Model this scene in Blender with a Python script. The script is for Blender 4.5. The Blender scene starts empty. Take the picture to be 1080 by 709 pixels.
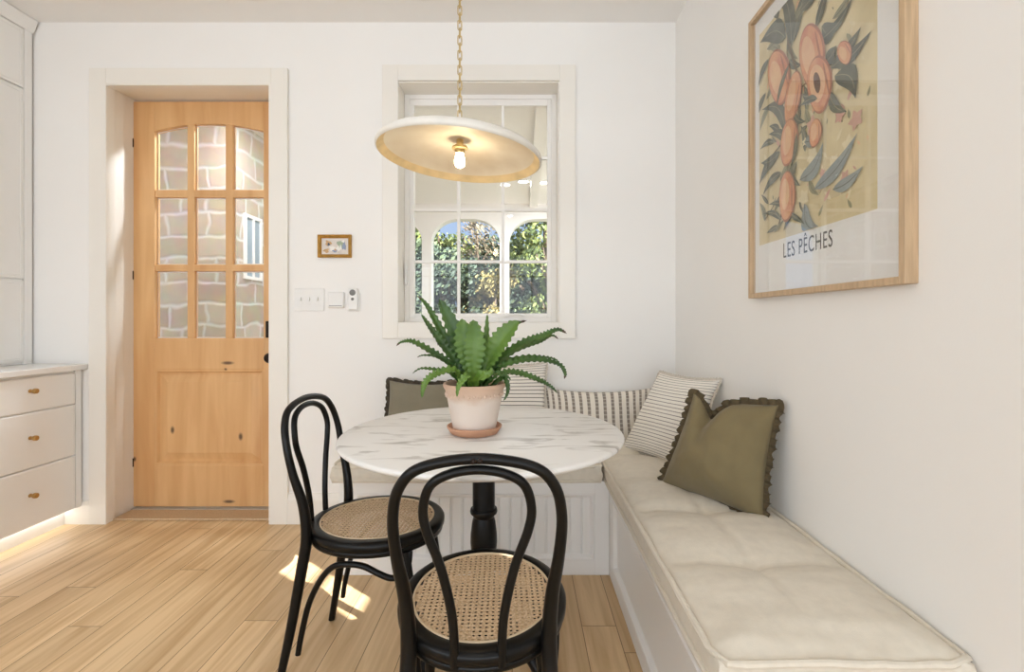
import bpy, bmesh, math, random
from mathutils import Vector, Matrix, noise
random.seed(7)
PI = math.pi
SC = bpy.context.scene
COL = SC.collection
CAMZ = 1.134
F = 495.0            # focal length in pixels of the 1080 px wide frame

# ------------------------------------------------------------------ helpers
def lin(c):
    c = c / 255.0
    return c / 12.92 if c <= 0.04045 else ((c + 0.055) / 1.055) ** 2.4
def rgb(r, g, b): return (lin(r), lin(g), lin(b), 1.0)

def pt(px, py, Y):
    """world point seen at photo position (px,py) at distance Y"""
    return Vector(((px - 550) / F * Y, Y, CAMZ + (338 - py) / F * Y))

class NT:
    def __init__(s, m):
        s.t = m.node_tree; s.n = s.t.nodes; s.l = s.t.links
    def add(s, typ, **kw):
        x = s.n.new(typ)
        for k, v in kw.items():
            if k.startswith('i_'):
                x.inputs[k[2:].replace('_', ' ')].default_value = v
            else: setattr(x, k, v)
        return x
    def link(s, a, b): s.l.new(a, b)

def mat(name, col, rough=0.6, metal=0.0, var=0.0, scale=20.0, bump=0.0, bscale=60.0, stretch=(1, 1, 1), col2=None, spec=0.5, sheen=0.0, detail=4):
    m = bpy.data.materials.new(name); m.use_nodes = True
    T = NT(m); b = T.n['Principled BSDF']
    b.inputs['Base Color'].default_value = col
    b.inputs['Roughness'].default_value = rough
    b.inputs['Metallic'].default_value = metal
    b.inputs['Specular IOR Level'].default_value = spec
    if sheen: b.inputs['Sheen Weight'].default_value = sheen
    tc = T.add('ShaderNodeTexCoord'); mp = T.add('ShaderNodeMapping')
    mp.inputs['Scale'].default_value = stretch
    T.link(tc.outputs['Object'], mp.inputs['Vector'])
    nz = T.add('ShaderNodeTexNoise'); nz.inputs['Scale'].default_value = scale; nz.inputs['Detail'].default_value = detail
    T.link(mp.outputs['Vector'], nz.inputs['Vector'])
    mx = T.add('ShaderNodeMix', data_type='RGBA')
    c2 = col2 if col2 else tuple(max(0, c * (1 - var)) for c in col[:3]) + (1,)
    mx.inputs['A'].default_value = col; mx.inputs['B'].default_value = c2
    rp = T.add('ShaderNodeMapRange'); rp.inputs['From Min'].default_value = .35; rp.inputs['From Max'].default_value = .7
    T.link(nz.outputs['Fac'], rp.inputs['Value']); T.link(rp.outputs['Result'], mx.inputs['Factor'])
    T.link(mx.outputs['Result'], b.inputs['Base Color'])
    if bump:
        n2 = T.add('ShaderNodeTexNoise'); n2.inputs['Scale'].default_value = bscale; n2.inputs['Detail'].default_value = 3
        T.link(mp.outputs['Vector'], n2.inputs['Vector'])
        bp = T.add('ShaderNodeBump'); bp.inputs['Strength'].default_value = bump; bp.inputs['Distance'].default_value = .01
        T.link(n2.outputs['Fac'], bp.inputs['Height']); T.link(bp.outputs['Normal'], b.inputs['Normal'])
    return m

def emis(name, col, s):
    m = bpy.data.materials.new(name); m.use_nodes = True
    b = m.node_tree.nodes['Principled BSDF']
    b.inputs['Base Color'].default_value = col
    b.inputs['Emission Color'].default_value = col; b.inputs['Emission Strength'].default_value = s
    return m

def obj(name, bm, m, parent=None, smooth=True, bevel=0.0, ang=38, mats=None):
    me = bpy.data.meshes.new(name)
    bmesh.ops.recalc_face_normals(bm, faces=bm.faces)
    bm.to_mesh(me); bm.free()
    o = bpy.data.objects.new(name, me); COL.objects.link(o)
    for mm in (mats or [m]): me.materials.append(mm)
    if smooth:
        me.polygons.foreach_set('use_smooth', [True] * len(me.polygons))
        me.set_sharp_from_angle(angle=math.radians(ang))
    if bevel:
        bv = o.modifiers.new('bevel', 'BEVEL'); bv.width = bevel; bv.segments = 2; bv.limit_method = 'ANGLE'
    if parent: o.parent = parent
    return o

def thing(name, label, cat, loc=(0, 0, 0), rz=0.0, group=None):
    o = bpy.data.objects.new(name, None); COL.objects.link(o)
    o.empty_display_size = .1
    o.location = loc; o.rotation_euler = (0, 0, rz)
    o['label'] = label; o['category'] = cat
    if group: o['group'] = group
    return o
def tag(o, label, cat, group=None):
    o['label'] = label; o['category'] = cat
    if group: o['group'] = group
    return o
def struct(o): o['kind'] = 'structure'; return o
def sempty(name, loc=(0, 0, 0)):
    o = bpy.data.objects.new(name, None); COL.objects.link(o); o.location = loc; o['kind'] = 'structure'; return o

def box(bm, x0, x1, y0, y1, z0, z1, mi=0):
    v = [bm.verts.new(p) for p in ((x0,y0,z0),(x1,y0,z0),(x1,y1,z0),(x0,y1,z0),(x0,y0,z1),(x1,y0,z1),(x1,y1,z1),(x0,y1,z1))]
    for f in ((0,3,2,1),(4,5,6,7),(0,1,5,4),(1,2,6,5),(2,3,7,6),(3,0,4,7)):
        bm.faces.new([v[i] for i in f]).material_index = mi
    return v
def boxes(lst):
    bm = bmesh.new()
    for b in lst: box(bm, *b)
    return bm
def prism(bm, pts, axis, a, b, mi=0):
    """polygon pts (2-D) extruded along an axis from a to b"""
    def P(p, t):
        return {'x': (t, p[0], p[1]), 'y': (p[0], t, p[1]), 'z': (p[0], p[1], t)}[axis]
    A = [bm.verts.new(P(p, a)) for p in pts]; B = [bm.verts.new(P(p, b)) for p in pts]
    bm.faces.new(A).material_index = mi; bm.faces.new(B[::-1]).material_index = mi
    n = len(pts)
    for i in range(n):
        bm.faces.new((A[i], B[i], B[(i+1) % n], A[(i+1) % n])).material_index = mi
def lathe(bm, prof, seg=48, c=(0, 0, 0), sx=1, sy=1, mi=0, capt=True):
    rings = []
    for r, z in prof:
        if r < 1e-6: rings.append([bm.verts.new((c[0], c[1], c[2] + z))])
        else: rings.append([bm.verts.new((c[0] + sx*r*math.cos(2*PI*k/seg), c[1] + sy*r*math.sin(2*PI*k/seg), c[2] + z)) for k in range(seg)])
    for a, b in zip(rings, rings[1:]):
        for k in range(seg):
            k2 = (k + 1) % seg
            if len(a) == 1 and len(b) == 1: continue
            if len(a) == 1: f = bm.faces.new((a[0], b[k2], b[k]))
            elif len(b) == 1: f = bm.faces.new((a[k], a[k2], b[0]))
            else: f = bm.faces.new((a[k], a[k2], b[k2], b[k]))
            f.material_index = mi
    if capt:
        if len(rings[0]) > 1: bm.faces.new(rings[0][::-1]).material_index = mi
        if len(rings[-1]) > 1: bm.faces.new(rings[-1]).material_index = mi
def catmull(P, n=8, closed=False):
    out = []; N = len(P)
    rng = range(N) if closed else range(N - 1)
    for i in rng:
        g = (lambda k: P[k % N]) if closed else (lambda k: P[max(0, min(N - 1, k))])
        p0, p1, p2, p3 = g(i-1), g(i), g(i+1), g(i+2)
        for s in range(n):
            t = s / n
            out.append(tuple(.5*((2*b) + (c-a)*t + (2*a-5*b+4*c-d)*t*t + (-a+3*b-3*c+d)*t**3) for a, b, c, d in zip(p0, p1, p2, p3)))
    if not closed: out.append(tuple(P[-1]))
    return out
def tube(bm, path, seg=12, closed=False, mi=0):
    """path: (x,y,z,r) tuples"""
    pts = [Vector(p[:3]) for p in path]; N = len(pts)
    nrm = None; rings = []
    for i in range(N):
        if closed: t = pts[(i+1) % N] - pts[i-1]
        else: t = pts[min(N-1, i+1)] - pts[max(0, i-1)]
        t.normalize()
        if nrm is None:
            nrm = t.orthogonal().normalized()
        nrm = (nrm - t * nrm.dot(t)).normalized()
        bn = t.cross(nrm)
        r = path[i][3]
        rings.append([bm.verts.new(pts[i] + (nrm*math.cos(2*PI*k/seg) + bn*math.sin(2*PI*k/seg))*r) for k in range(seg)])
    prs = list(zip(rings, rings[1:])) + ([(rings[-1], rings[0])] if closed else [])
    for a, b in prs:
        off = 0
        if closed and a is rings[-1]:
            off = min(range(seg), key=lambda o: (a[0].co - b[o].co).length)
        for k in range(seg):
            bm.faces.new((a[k], a[(k+1) % seg], b[(k+1+off) % seg], b[(k+off) % seg])).material_index = mi
    if not closed:
        for rg, e, s in ((rings[0], pts[0], -1), (rings[-1], pts[-1], 1)):
            bm.faces.new(rg if s > 0 else rg[::-1]).material_index = mi
def frame_rect(bm, x0, x1, z0, z1, w, y0, y1):
    """rectangular frame in the XZ plane, member width w"""
    box(bm, x0, x0+w, y0, y1, z0, z1); box(bm, x1-w, x1, y0, y1, z0, z1)
    box(bm, x0+w, x1-w, y0, y1, z0, z0+w); box(bm, x0+w, x1-w, y0, y1, z1-w, z1)
def ico(bm, r, c, sc=(1, 1, 1), sub=2, mi=0):
    g = bmesh.ops.create_icosphere(bm, subdivisions=sub, radius=r)
    for v in g['verts']:
        v.co = Vector((v.co.x*sc[0] + c[0], v.co.y*sc[1] + c[1], v.co.z*sc[2] + c[2]))
        for f in v.link_faces: f.material_index = mi

# ------------------------------------------------------------------ materials
M = {}
M['wall'] = mat('wall_paint', (.855, .842, .82, 1), .75, var=.02, scale=2, bump=.03, bscale=300)
M['ceil'] = mat('ceiling_paint', (.87, .86, .845, 1), .8, var=.02, scale=2)
M['trim'] = mat('trim_paint', (.83, .80, .745, 1), .42, var=.02, scale=3)
M['cab'] = mat('cabinet_paint', (.87, .862, .845, 1), .4, var=.02, scale=3)
M['bench'] = mat('bench_paint', (.87, .86, .84, 1), .42, var=.02, scale=3)
M['black'] = mat('black_lacquer', (.005, .0046, .0042, 1), .3, var=.3, scale=14, bump=.03, bscale=30, spec=.24)
M['brass'] = mat('brass', rgb(196, 158, 98), .4, .8, var=.2, scale=40)
M['gold'] = mat('gold_chain', rgb(214, 190, 138), .42, .7, var=.25, scale=60)
M['bronze'] = mat('dark_bronze', rgb(40, 30, 24), .4, .7, var=.3, scale=40)
M['white_pl'] = mat('white_plastic', (.8, .79, .77, 1), .35, var=.02)
M['grey_pl'] = mat('grey_plastic', rgb(120, 118, 114), .5, var=.1)
M['counter'] = mat('white_quartz', (.84, .835, .82, 1), .25, var=.06, scale=9)
M['frame_oak'] = mat('light_oak_frame', rgb(200, 172, 138), .5, var=.22, scale=9, stretch=(14, 14, 1.2), bump=.04, bscale=40)
M['plaster'] = mat('white_plaster', (.78, .76, .71, 1), .75, var=.10, scale=12, bump=.12, bscale=35)
M['shade_in'] = mat('shade_inner_wash', rgb(232, 224, 208), .5, var=.16, scale=6, col2=rgb(214, 200, 178), bump=.08, bscale=26)
M['shade_lip'] = mat('shade_gold_lip', rgb(232, 208, 160), .5, .05, var=.2, scale=18)
M['terracotta'] = mat('terracotta', rgb(198, 150, 120), .8, var=.18, scale=16, bump=.06, bscale=80)
M['soil'] = mat('soil', rgb(40, 30, 22), .95, var=.5, scale=60, bump=.5, bscale=90)
M['cushion'] = mat('oatmeal_linen', rgb(219, 211, 196), .9, var=.07, scale=40, bump=.10, bscale=420, sheen=.15)
M['olive'] = mat('olive_linen', rgb(121, 108, 76), .9, var=.10, scale=14, bump=.10, bscale=380, sheen=.15)
M['olive_r'] = mat('olive_ruffle', rgb(88, 76, 54), .95, var=.25, scale=60, bump=.15, bscale=300)
M['sage'] = mat('olive_linen_shaded', rgb(128, 121, 102), .9, var=.08, scale=14, bump=.10, bscale=380, sheen=.15)  # olive pillow cloth, greyed in the colour to stand in for shade
M['olive_r_shaded'] = mat('olive_ruffle_shaded', rgb(74, 66, 54), .95, var=.25, scale=60, bump=.15, bscale=300)  # its frill, a darker copy of the olive frill colour
M['fringe'] = mat('ivory_fringe', rgb(208, 200, 188), .95, var=.3, scale=120)
M['cane_edge'] = mat('cane_spline', rgb(212, 190, 158), .55, var=.12, scale=40)
M['mat_board'] = mat('white_mat_board', (.86, .855, .84, 1), .85, var=.01)
M['bevel_glint'] = mat('glass_bevel_glint', (.86, .85, .82, 1), .15)  # pale colour stands in for light caught on the pane bevels
M['sill'] = mat('grey_threshold', rgb(176, 174, 170), .45, .3, var=.08)
M['bark'] = mat('tree_bark', rgb(92, 78, 62), .9, var=.4, scale=8, stretch=(4, 4, 1))
M['grass'] = mat('lawn_grass', rgb(92, 104, 58), .95, var=.4, scale=3)
M['paving'] = mat('porch_stone_floor', rgb(160, 150, 136), .8, var=.1, scale=3)
M['porch_w'] = mat('porch_white_paint', (.84, .82, .79, 1), .6, var=.02)
M['lamp_on'] = emis('lit_downlight', (1, .93, .82, 1), 12)
M['bulb'] = emis('lit_bulb', (1, .80, .52, 1), 55)
M['led'] = emis('lit_led_strip', (.97, 1, 1, 1), 6)
M['pane_blue'] = mat('blue_grey_pane', rgb(150, 164, 174), .3)  # even blue-grey glass colour

def glass_mat(name, tint=(.99, .99, .988, 1), ior=1.45):
    m = bpy.data.materials.new(name); m.use_nodes = True; T = NT(m); T.n.clear()
    out = T.add('ShaderNodeOutputMaterial'); tr = T.add('ShaderNodeBsdfTransparent'); gl = T.add('ShaderNodeBsdfGlossy')
    tr.inputs['Color'].default_value = tint; gl.inputs['Roughness'].default_value = 0.02
    fr = T.add('ShaderNodeFresnel'); fr.inputs['IOR'].default_value = ior
    mx = T.add('ShaderNodeMixShader')
    geo = T.add('ShaderNodeNewGeometry'); inv = T.add('ShaderNodeMath', operation='SUBTRACT'); inv.inputs[0].default_value = 1
    T.link(geo.outputs['Backfacing'], inv.inputs[1]); ml = T.add('ShaderNodeMath', operation='MULTIPLY'); T.link(fr.outputs[0], ml.inputs[0]); T.link(inv.outputs[0], ml.inputs[1])
    T.link(ml.outputs[0], mx.inputs[0]); T.link(tr.outputs[0], mx.inputs[1]); T.link(gl.outputs[0], mx.inputs[2])
    T.link(mx.outputs[0], out.inputs['Surface'])
    return m
M['glass'] = glass_mat('clear_glass')
M['pglass'] = glass_mat('picture_glass', ior=2.3)

def floor_mat():
    m = bpy.data.materials.new('oak_planks'); m.use_nodes = True; T = NT(m); b = T.n['Principled BSDF']
    tc = T.add('ShaderNodeTexCoord'); mp = T.add('ShaderNodeMapping')
    mp.inputs['Rotation'].default_value = (0, 0, PI/2); mp.inputs['Location'].default_value = (.37, .03, 0)
    T.link(tc.outputs['Object'], mp.inputs['Vector'])
    br = T.add('ShaderNodeTexBrick'); br.offset = 0; br.squash = 1
    br.inputs['Scale'].default_value = 1; br.inputs['Brick Width'].default_value = 1.55; br.inputs['Row Height'].default_value = .127
    br.inputs['Mortar Size'].default_value = .0013; br.inputs['Mortar Smooth'].default_value = .2; br.inputs['Bias'].default_value = 0
    br.inputs['Color1'].default_value = (0, 0, 0, 1); br.inputs['Color2'].default_value = (1, 1, 1, 1); br.inputs['Mortar'].default_value = (.5, .5, .5, 1)
    sp = T.add('ShaderNodeSeparateXYZ'); T.link(mp.outputs['Vector'], sp.inputs[0])      # every row of planks starts at its own place
    rw = T.add('ShaderNodeMath', operation='DIVIDE'); rw.inputs[1].default_value = .127; T.link(sp.outputs['Y'], rw.inputs[0])
    fl = T.add('ShaderNodeMath', operation='FLOOR'); T.link(rw.outputs[0], fl.inputs[0])
    wn = T.add('ShaderNodeTexWhiteNoise', noise_dimensions='1D'); T.link(fl.outputs[0], wn.inputs['W'])
    so_ = T.add('ShaderNodeMath', operation='MULTIPLY_ADD'); so_.inputs[1].default_value = 1.55; T.link(wn.outputs['Value'], so_.inputs[0]); T.link(sp.outputs['X'], so_.inputs[2])
    cv = T.add('ShaderNodeCombineXYZ'); T.link(so_.outputs[0], cv.inputs[0]); T.link(sp.outputs['Y'], cv.inputs[1])
    T.link(cv.outputs[0], br.inputs['Vector'])
    # grain: stretched along the plank (object Y), shifted per plank
    sep = T.add('ShaderNodeSeparateXYZ'); T.link(tc.outputs['Object'], sep.inputs[0])
    shift = T.add('ShaderNodeMath', operation='MULTIPLY'); shift.inputs[1].default_value = 37.0
    T.link(br.outputs['Color'], shift.inputs[0])
    cmb = T.add('ShaderNodeCombineXYZ')
    mx_ = T.add('ShaderNodeMath', operation='MULTIPLY'); mx_.inputs[1].default_value = 26; T.link(sep.outputs['X'], mx_.inputs[0])
    my_ = T.add('ShaderNodeMath', operation='MULTIPLY'); my_.inputs[1].default_value = 1.5; T.link(sep.outputs['Y'], my_.inputs[0])
    T.link(mx_.outputs[0], cmb.inputs[0]); T.link(my_.outputs[0], cmb.inputs[1]); T.link(shift.outputs[0], cmb.inputs[2])
    nz = T.add('ShaderNodeTexNoise'); nz.inputs['Scale'].default_value = 1; nz.inputs['Detail'].default_value = 6; nz.inputs['Distortion'].default_value = .8
    T.link(cmb.outputs[0], nz.inputs['Vector'])
    r1 = T.add('ShaderNodeValToRGB')
    r1.color_ramp.elements[0].position = .30; r1.color_ramp.elements[0].color = rgb(196, 162, 118)
    r1.color_ramp.elements[1].position = .62; r1.color_ramp.elements[1].color = rgb(225, 196, 154)
    T.link(nz.outputs['Fac'], r1.inputs[0])
    tone = T.add('ShaderNodeMix', data_type='RGBA', blend_type='MULTIPLY'); tone.inputs['Factor'].default_value = 1
    r2 = T.add('ShaderNodeValToRGB')
    r2.color_ramp.elements[0].color = (.84, .82, .80, 1); r2.color_ramp.elements[1].color = (1.03, 1.03, 1.03, 1)
    T.link(br.outputs['Color'], r2.inputs[0])
    T.link(r1.outputs[0], tone.inputs['A']); T.link(r2.outputs[0], tone.inputs['B'])
    gap = T.add('ShaderNodeMix', data_type='RGBA'); gap.inputs['B'].default_value = rgb(112, 84, 56)
    T.link(br.outputs['Fac'], gap.inputs['Factor']); T.link(tone.outputs['Result'], gap.inputs['A'])
    T.link(gap.outputs['Result'], b.inputs['Base Color'])
    b.inputs['Roughness'].default_value = .38; b.inputs['Specular IOR Level'].default_value = .4
    bp = T.add('ShaderNodeBump'); bp.inputs['Strength'].default_value = .15; bp.inputs['Distance'].default_value = .002; bp.invert = True
    T.link(br.outputs['Fac'], bp.inputs['Height']); T.link(bp.outputs['Normal'], b.inputs['Normal'])
    return m
M['floor'] = floor_mat()

def door_wood():
    m = bpy.data.materials.new('knotty_alder'); m.use_nodes = True; T = NT(m); b = T.n['Principled BSDF']
    tc = T.add('ShaderNodeTexCoord'); mp = T.add('ShaderNodeMapping'); mp.inputs['Scale'].default_value = (9, 9, .8)
    T.link(tc.outputs['Object'], mp.inputs['Vector'])
    nz = T.add('ShaderNodeTexNoise'); nz.inputs['Scale'].default_value = 1.3; nz.inputs['Detail'].default_value = 6; nz.inputs['Distortion'].default_value = .6
    T.link(mp.outputs['Vector'], nz.inputs['Vector'])
    r = T.add('ShaderNodeValToRGB')
    r.color_ramp.elements[0].position = .3; r.color_ramp.elements[0].color = rgb(206, 156, 103)
    r.color_ramp.elements[1].position = .68; r.color_ramp.elements[1].color = rgb(224, 181, 128)
    T.link(nz.outputs['Fac'], r.inputs[0])
    col = r.outputs[0]
    # knots: dark elongated spots with their own shape
    for (kx, kz, sx, sz) in ((-1.765, .878, 17, 58), (-2.10, .474, 52, 28), (-1.69, .434, 48, 27), (-1.757, .045, 18, 60), (-1.778, .84, 70, 80), (-2.325, .30, 60, 40)):
        sub = T.add('ShaderNodeVectorMath', operation='SUBTRACT'); sub.inputs[1].default_value = (kx, 0, kz)
        T.link(tc.outputs['Object'], sub.inputs[0])
        mul = T.add('ShaderNodeVectorMath', operation='MULTIPLY'); mul.inputs[1].default_value = (sx*1.7, 0, sz*1.7)
        T.link(sub.outputs[0], mul.inputs[0])
        ln = T.add('ShaderNodeVectorMath', operation='LENGTH'); T.link(mul.outputs[0], ln.inputs[0])
        mr = T.add('ShaderNodeMapRange'); mr.inputs['From Min'].default_value = .5; mr.inputs['From Max'].default_value = 1.3
        mr.inputs['To Min'].default_value = .85; mr.inputs['To Max'].default_value = 0
        T.link(ln.outputs['Value'], mr.inputs['Value'])
        mx = T.add('ShaderNodeMix', data_type='RGBA'); mx.inputs['B'].default_value = rgb(58, 36, 22)
        T.link(mr.outputs[0], mx.inputs['Factor']); T.link(col, mx.inputs['A']); col = mx.outputs['Result']
    T.link(col, b.inputs['Base Color']); b.inputs['Roughness'].default_value = .45
    return m
M['door'] = door_wood()

def marble_mat():
    m = bpy.data.materials.new('white_marble'); m.use_nodes = True; T = NT(m); b = T.n['Principled BSDF']
    tc = T.add('ShaderNodeTexCoord'); mp = T.add('ShaderNodeMapping'); mp.inputs['Scale'].default_value = (2.2, 7.5, 2); mp.inputs['Rotation'].default_value = (0, 0, .22)
    T.link(tc.outputs['Object'], mp.inputs['Vector'])
    nz = T.add('ShaderNodeTexNoise'); nz.inputs['Scale'].default_value = 2.2; nz.inputs['Detail'].default_value = 7; nz.inputs['Distortion'].default_value = 1.1
    T.link(mp.outputs['Vector'], nz.inputs['Vector'])
    r = T.add('ShaderNodeValToRGB'); e = r.color_ramp.elements
    e[0].position = .30; e[0].color = rgb(176, 172, 166); e[1].position = .46; e[1].color = (.80, .79, .77, 1)
    T.link(nz.outputs['Fac'], r.inputs[0]); T.link(r.outputs[0], b.inputs['Base Color'])
    b.inputs['Roughness'].default_value = .5; b.inputs['Specular IOR Level'].default_value = .2
    return m
M['marble'] = marble_mat()

def cane_mat():
    m = bpy.data.materials.new('woven_cane'); m.use_nodes = True; T = NT(m); b = T.n['Principled BSDF']
    tc = T.add('ShaderNodeTexCoord'); ck = T.add('ShaderNodeTexNoise'); ck.inputs['Scale'].default_value = 220
    T.link(tc.outputs['Object'], ck.inputs['Vector'])
    r = T.add('ShaderNodeValToRGB'); r.color_ramp.elements[0].position = .3; r.color_ramp.elements[0].color = rgb(176, 146, 112)
    r.color_ramp.elements[1].position = .65; r.color_ramp.elements[1].color = rgb(222, 196, 162)
    T.link(ck.outputs['Fac'], r.inputs[0]); T.link(r.outputs[0], b.inputs['Base Color']); b.inputs['Roughness'].default_value = .5
    return m
M['cane'] = cane_mat()

def pot_mat():
    m = bpy.data.materials.new('whitewashed_terracotta'); m.use_nodes = True; T = NT(m); b = T.n['Principled BSDF']
    tc = T.add('ShaderNodeTexCoord'); sep = T.add('ShaderNodeSeparateXYZ'); T.link(tc.outputs['Object'], sep.inputs[0])
    nz = T.add('ShaderNodeTexNoise'); nz.inputs['Scale'].default_value = 14; nz.inputs['Detail'].default_value = 5
    T.link(tc.outputs['Object'], nz.inputs['Vector'])
    ad = T.add('ShaderNodeMath', operation='MULTIPLY_ADD'); ad.inputs[1].default_value = .06; T.link(nz.outputs['Fac'], ad.inputs[0]); T.link(sep.outputs['Z'], ad.inputs[2])
    r = T.add('ShaderNodeValToRGB'); e = r.color_ramp.elements
    e[0].position = .0; e[0].color = rgb(206, 176, 152); e[1].position = .19; e[1].color = rgb(206, 174, 150)
    for p, c in ((.05, rgb(226, 212, 200)), (.13, rgb(224, 210, 198)), (.155, rgb(208, 182, 162))):
        q = e.new(p); q.color = c
    T.link(ad.outputs[0], r.inputs[0]); T.link(r.outputs[0], b.inputs['Base Color']); b.inputs['Roughness'].default_value = .85
    return m
M['pot'] = pot_mat()

def leaf_mat(name, c1, c2, scale=14):
    m = mat(name, c1, .42, var=.3, scale=scale, col2=c2)
    return m
M['frond'] = leaf_mat('fern_green', rgb(64, 98, 34), rgb(38, 68, 24))
M['frond_l'] = leaf_mat('fern_light_green', rgb(96, 128, 48), rgb(68, 102, 36))
M['frond_tip'] = leaf_mat('fern_dry_tip', rgb(88, 66, 44), rgb(60, 44, 32))

def stripe_mat(name, base, line, n, wid, axis='Y', dash=None, rough=.9):
    m = bpy.data.materials.new(name); m.use_nodes = True; T = NT(m); b = T.n['Principled BSDF']
    uv = T.add('ShaderNodeUVMap'); uv.uv_map = 'UVMap'; sep = T.add('ShaderNodeSeparateXYZ'); T.link(uv.outputs[0], sep.inputs[0])
    ml = T.add('ShaderNodeMath', operation='MULTIPLY'); ml.inputs[1].default_value = n; T.link(sep.outputs[axis], ml.inputs[0])
    fr = T.add('ShaderNodeMath', operation='FRACT'); T.link(ml.outputs[0], fr.inputs[0])
    lt = T.add('ShaderNodeMath', operation='LESS_THAN'); lt.inputs[1].default_value = wid; T.link(fr.outputs[0], lt.inputs[0])
    fac = lt.outputs[0]
    if dash:
        o = 'X' if axis == 'Y' else 'Y'
        m2 = T.add('ShaderNodeMath', operation='MULTIPLY'); m2.inputs[1].default_value = dash; T.link(sep.outputs[o], m2.inputs[0])
        f2 = T.add('ShaderNodeMath', operation='FRACT'); T.link(m2.outputs[0], f2.inputs[0])
        l2 = T.add('ShaderNodeMapRange'); l2.inputs['From Min'].default_value = .15; l2.inputs['From Max'].default_value = .35
        l2.inputs['To Min'].default_value = .6; l2.inputs['To Max'].default_value = 1
        T.link(f2.outputs[0], l2.inputs['Value'])
        mm = T.add('ShaderNodeMath', operation='MULTIPLY'); T.link(fac, mm.inputs[0]); T.link(l2.outputs[0], mm.inputs[1]); fac = mm.outputs[0]
    mx = T.add('ShaderNodeMix', data_type='RGBA'); mx.inputs['A'].default_value = base; mx.inputs['B'].default_value = line
    T.link(fac, mx.inputs['Factor']); T.link(mx.outputs['Result'], b.inputs['Base Color'])
    b.inputs['Roughness'].default_value = rough
    tc = T.add('ShaderNodeTexCoord'); nz = T.add('ShaderNodeTexNoise'); nz.inputs['Scale'].default_value = 300; T.link(tc.outputs['Object'], nz.inputs['Vector'])
    bp = T.add('ShaderNodeBump'); bp.inputs['Strength'].default_value = .12; bp.inputs['Distance'].default_value = .004
    T.link(nz.outputs['Fac'], bp.inputs['Height']); T.link(bp.outputs['Normal'], b.inputs['Normal'])
    return m
M['thin_stripe'] = stripe_mat('ivory_thin_grey_stripe', rgb(232, 227, 218), rgb(110, 106, 102), 27, .17, 'Y')
M['thin_stripe2'] = stripe_mat('ivory_thin_stripe_weave', rgb(230, 224, 215), rgb(124, 120, 116), 24, .24, 'Y')
M['wide_stripe'] = stripe_mat('ivory_dashed_grey_stripe', rgb(224, 217, 206), rgb(134, 125, 115), 17, .40, 'X', dash=14)

def stone_mat():
    m = bpy.data.materials.new('pale_fieldstone'); m.use_nodes = True; T = NT(m); b = T.n['Principled BSDF']
    tc = T.add('ShaderNodeTexCoord'); sep = T.add('ShaderNodeSeparateXYZ'); T.link(tc.outputs['Object'], sep.inputs[0])
    ad = T.add('ShaderNodeMath', operation='ADD'); T.link(sep.outputs['X'], ad.inputs[0]); T.link(sep.outputs['Y'], ad.inputs[1])
    cm = T.add('ShaderNodeCombineXYZ'); T.link(ad.outputs[0], cm.inputs[0]); T.link(sep.outputs['Z'], cm.inputs[1])
    nz = T.add('ShaderNodeTexNoise'); nz.inputs['Scale'].default_value = 3.2; T.link(cm.outputs[0], nz.inputs['Vector'])
    mv = T.add('ShaderNodeVectorMath', operation='MULTIPLY_ADD'); mv.inputs[1].default_value = (.13, .13, 0)
    T.link(nz.outputs['Color'], mv.inputs[0]); T.link(cm.outputs[0], mv.inputs[2])
    br = T.add('ShaderNodeTexBrick'); br.offset = .43; br.squash = .6; br.squash_frequency = 3
    br.inputs['Scale'].default_value = 1; br.inputs['Brick Width'].default_value = .30; br.inputs['Row Height'].default_value = .165
    br.inputs['Mortar Size'].default_value = .022; br.inputs['Mortar Smooth'].default_value = 1
    br.inputs['Color1'].default_value = rgb(186, 170, 150); br.inputs['Color2'].default_value = rgb(206, 194, 178); br.inputs['Mortar'].default_value = rgb(222, 218, 212)
    T.link(mv.outputs[0], br.inputs['Vector'])
    n2 = T.add('ShaderNodeTexNoise'); n2.inputs['Scale'].default_value = 9; n2.inputs['Detail'].default_value = 6; T.link(cm.outputs[0], n2.inputs['Vector'])
    mx = T.add('ShaderNodeMix', data_type='RGBA', blend_type='MULTIPLY'); mx.inputs['Factor'].default_value = .35
    T.link(br.outputs['Color'], mx.inputs['A']); T.link(n2.outputs['Color'], mx.inputs['B'])
    T.link(mx.outputs['Result'], b.inputs['Base Color']); b.inputs['Roughness'].default_value = .9
    bp = T.add('ShaderNodeBump'); bp.inputs['Strength'].default_value = .3; bp.inputs['Distance'].default_value = .01; bp.invert = True
    T.link(br.outputs['Fac'], bp.inputs['Height']); T.link(bp.outputs['Normal'], b.inputs['Normal'])
    return m
M['stone'] = stone_mat()

# ------------------------------------------------------------------ room shell
YB = 2.623; XR = .861; H = 2.80; XL = -3.05; YF = -3.6; XK = 2.6
DX0, DX1, DZ1 = -2.318, -1.392, 2.452       # door opening
WX0, WX1, WZ0, WZ1 = -.686, .206, 1.121, 2.459   # window opening
YO = 2.93
struct(obj('floor', boxes([(XL-.1, XK+.1, YF-.1, YO, -.1, 0)]), M['floor'], smooth=False))
struct(obj('ceiling', boxes([(XL-.1, XK+.1, YF-.1, YO, H, H+.15)]), M['ceil'], smooth=False))
struct(obj('wall_back', boxes([(XL, DX0-.025, YB, YO, 0, H), (DX0-.025, DX1+.025, YB, YO, DZ1+.025, H), (DX1+.025, WX0, YB, YO, 0, H),
                               (WX0, WX1, YB, YO, 0, WZ0), (WX0, WX1, YB, YO, WZ1, H), (WX1, XK, YB, YO, 0, H)]), M['wall'], smooth=False))
struct(obj('wall_right', boxes([(XR, XK, .795, YB, 0, H)]), M['wall'], smooth=False))
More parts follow.
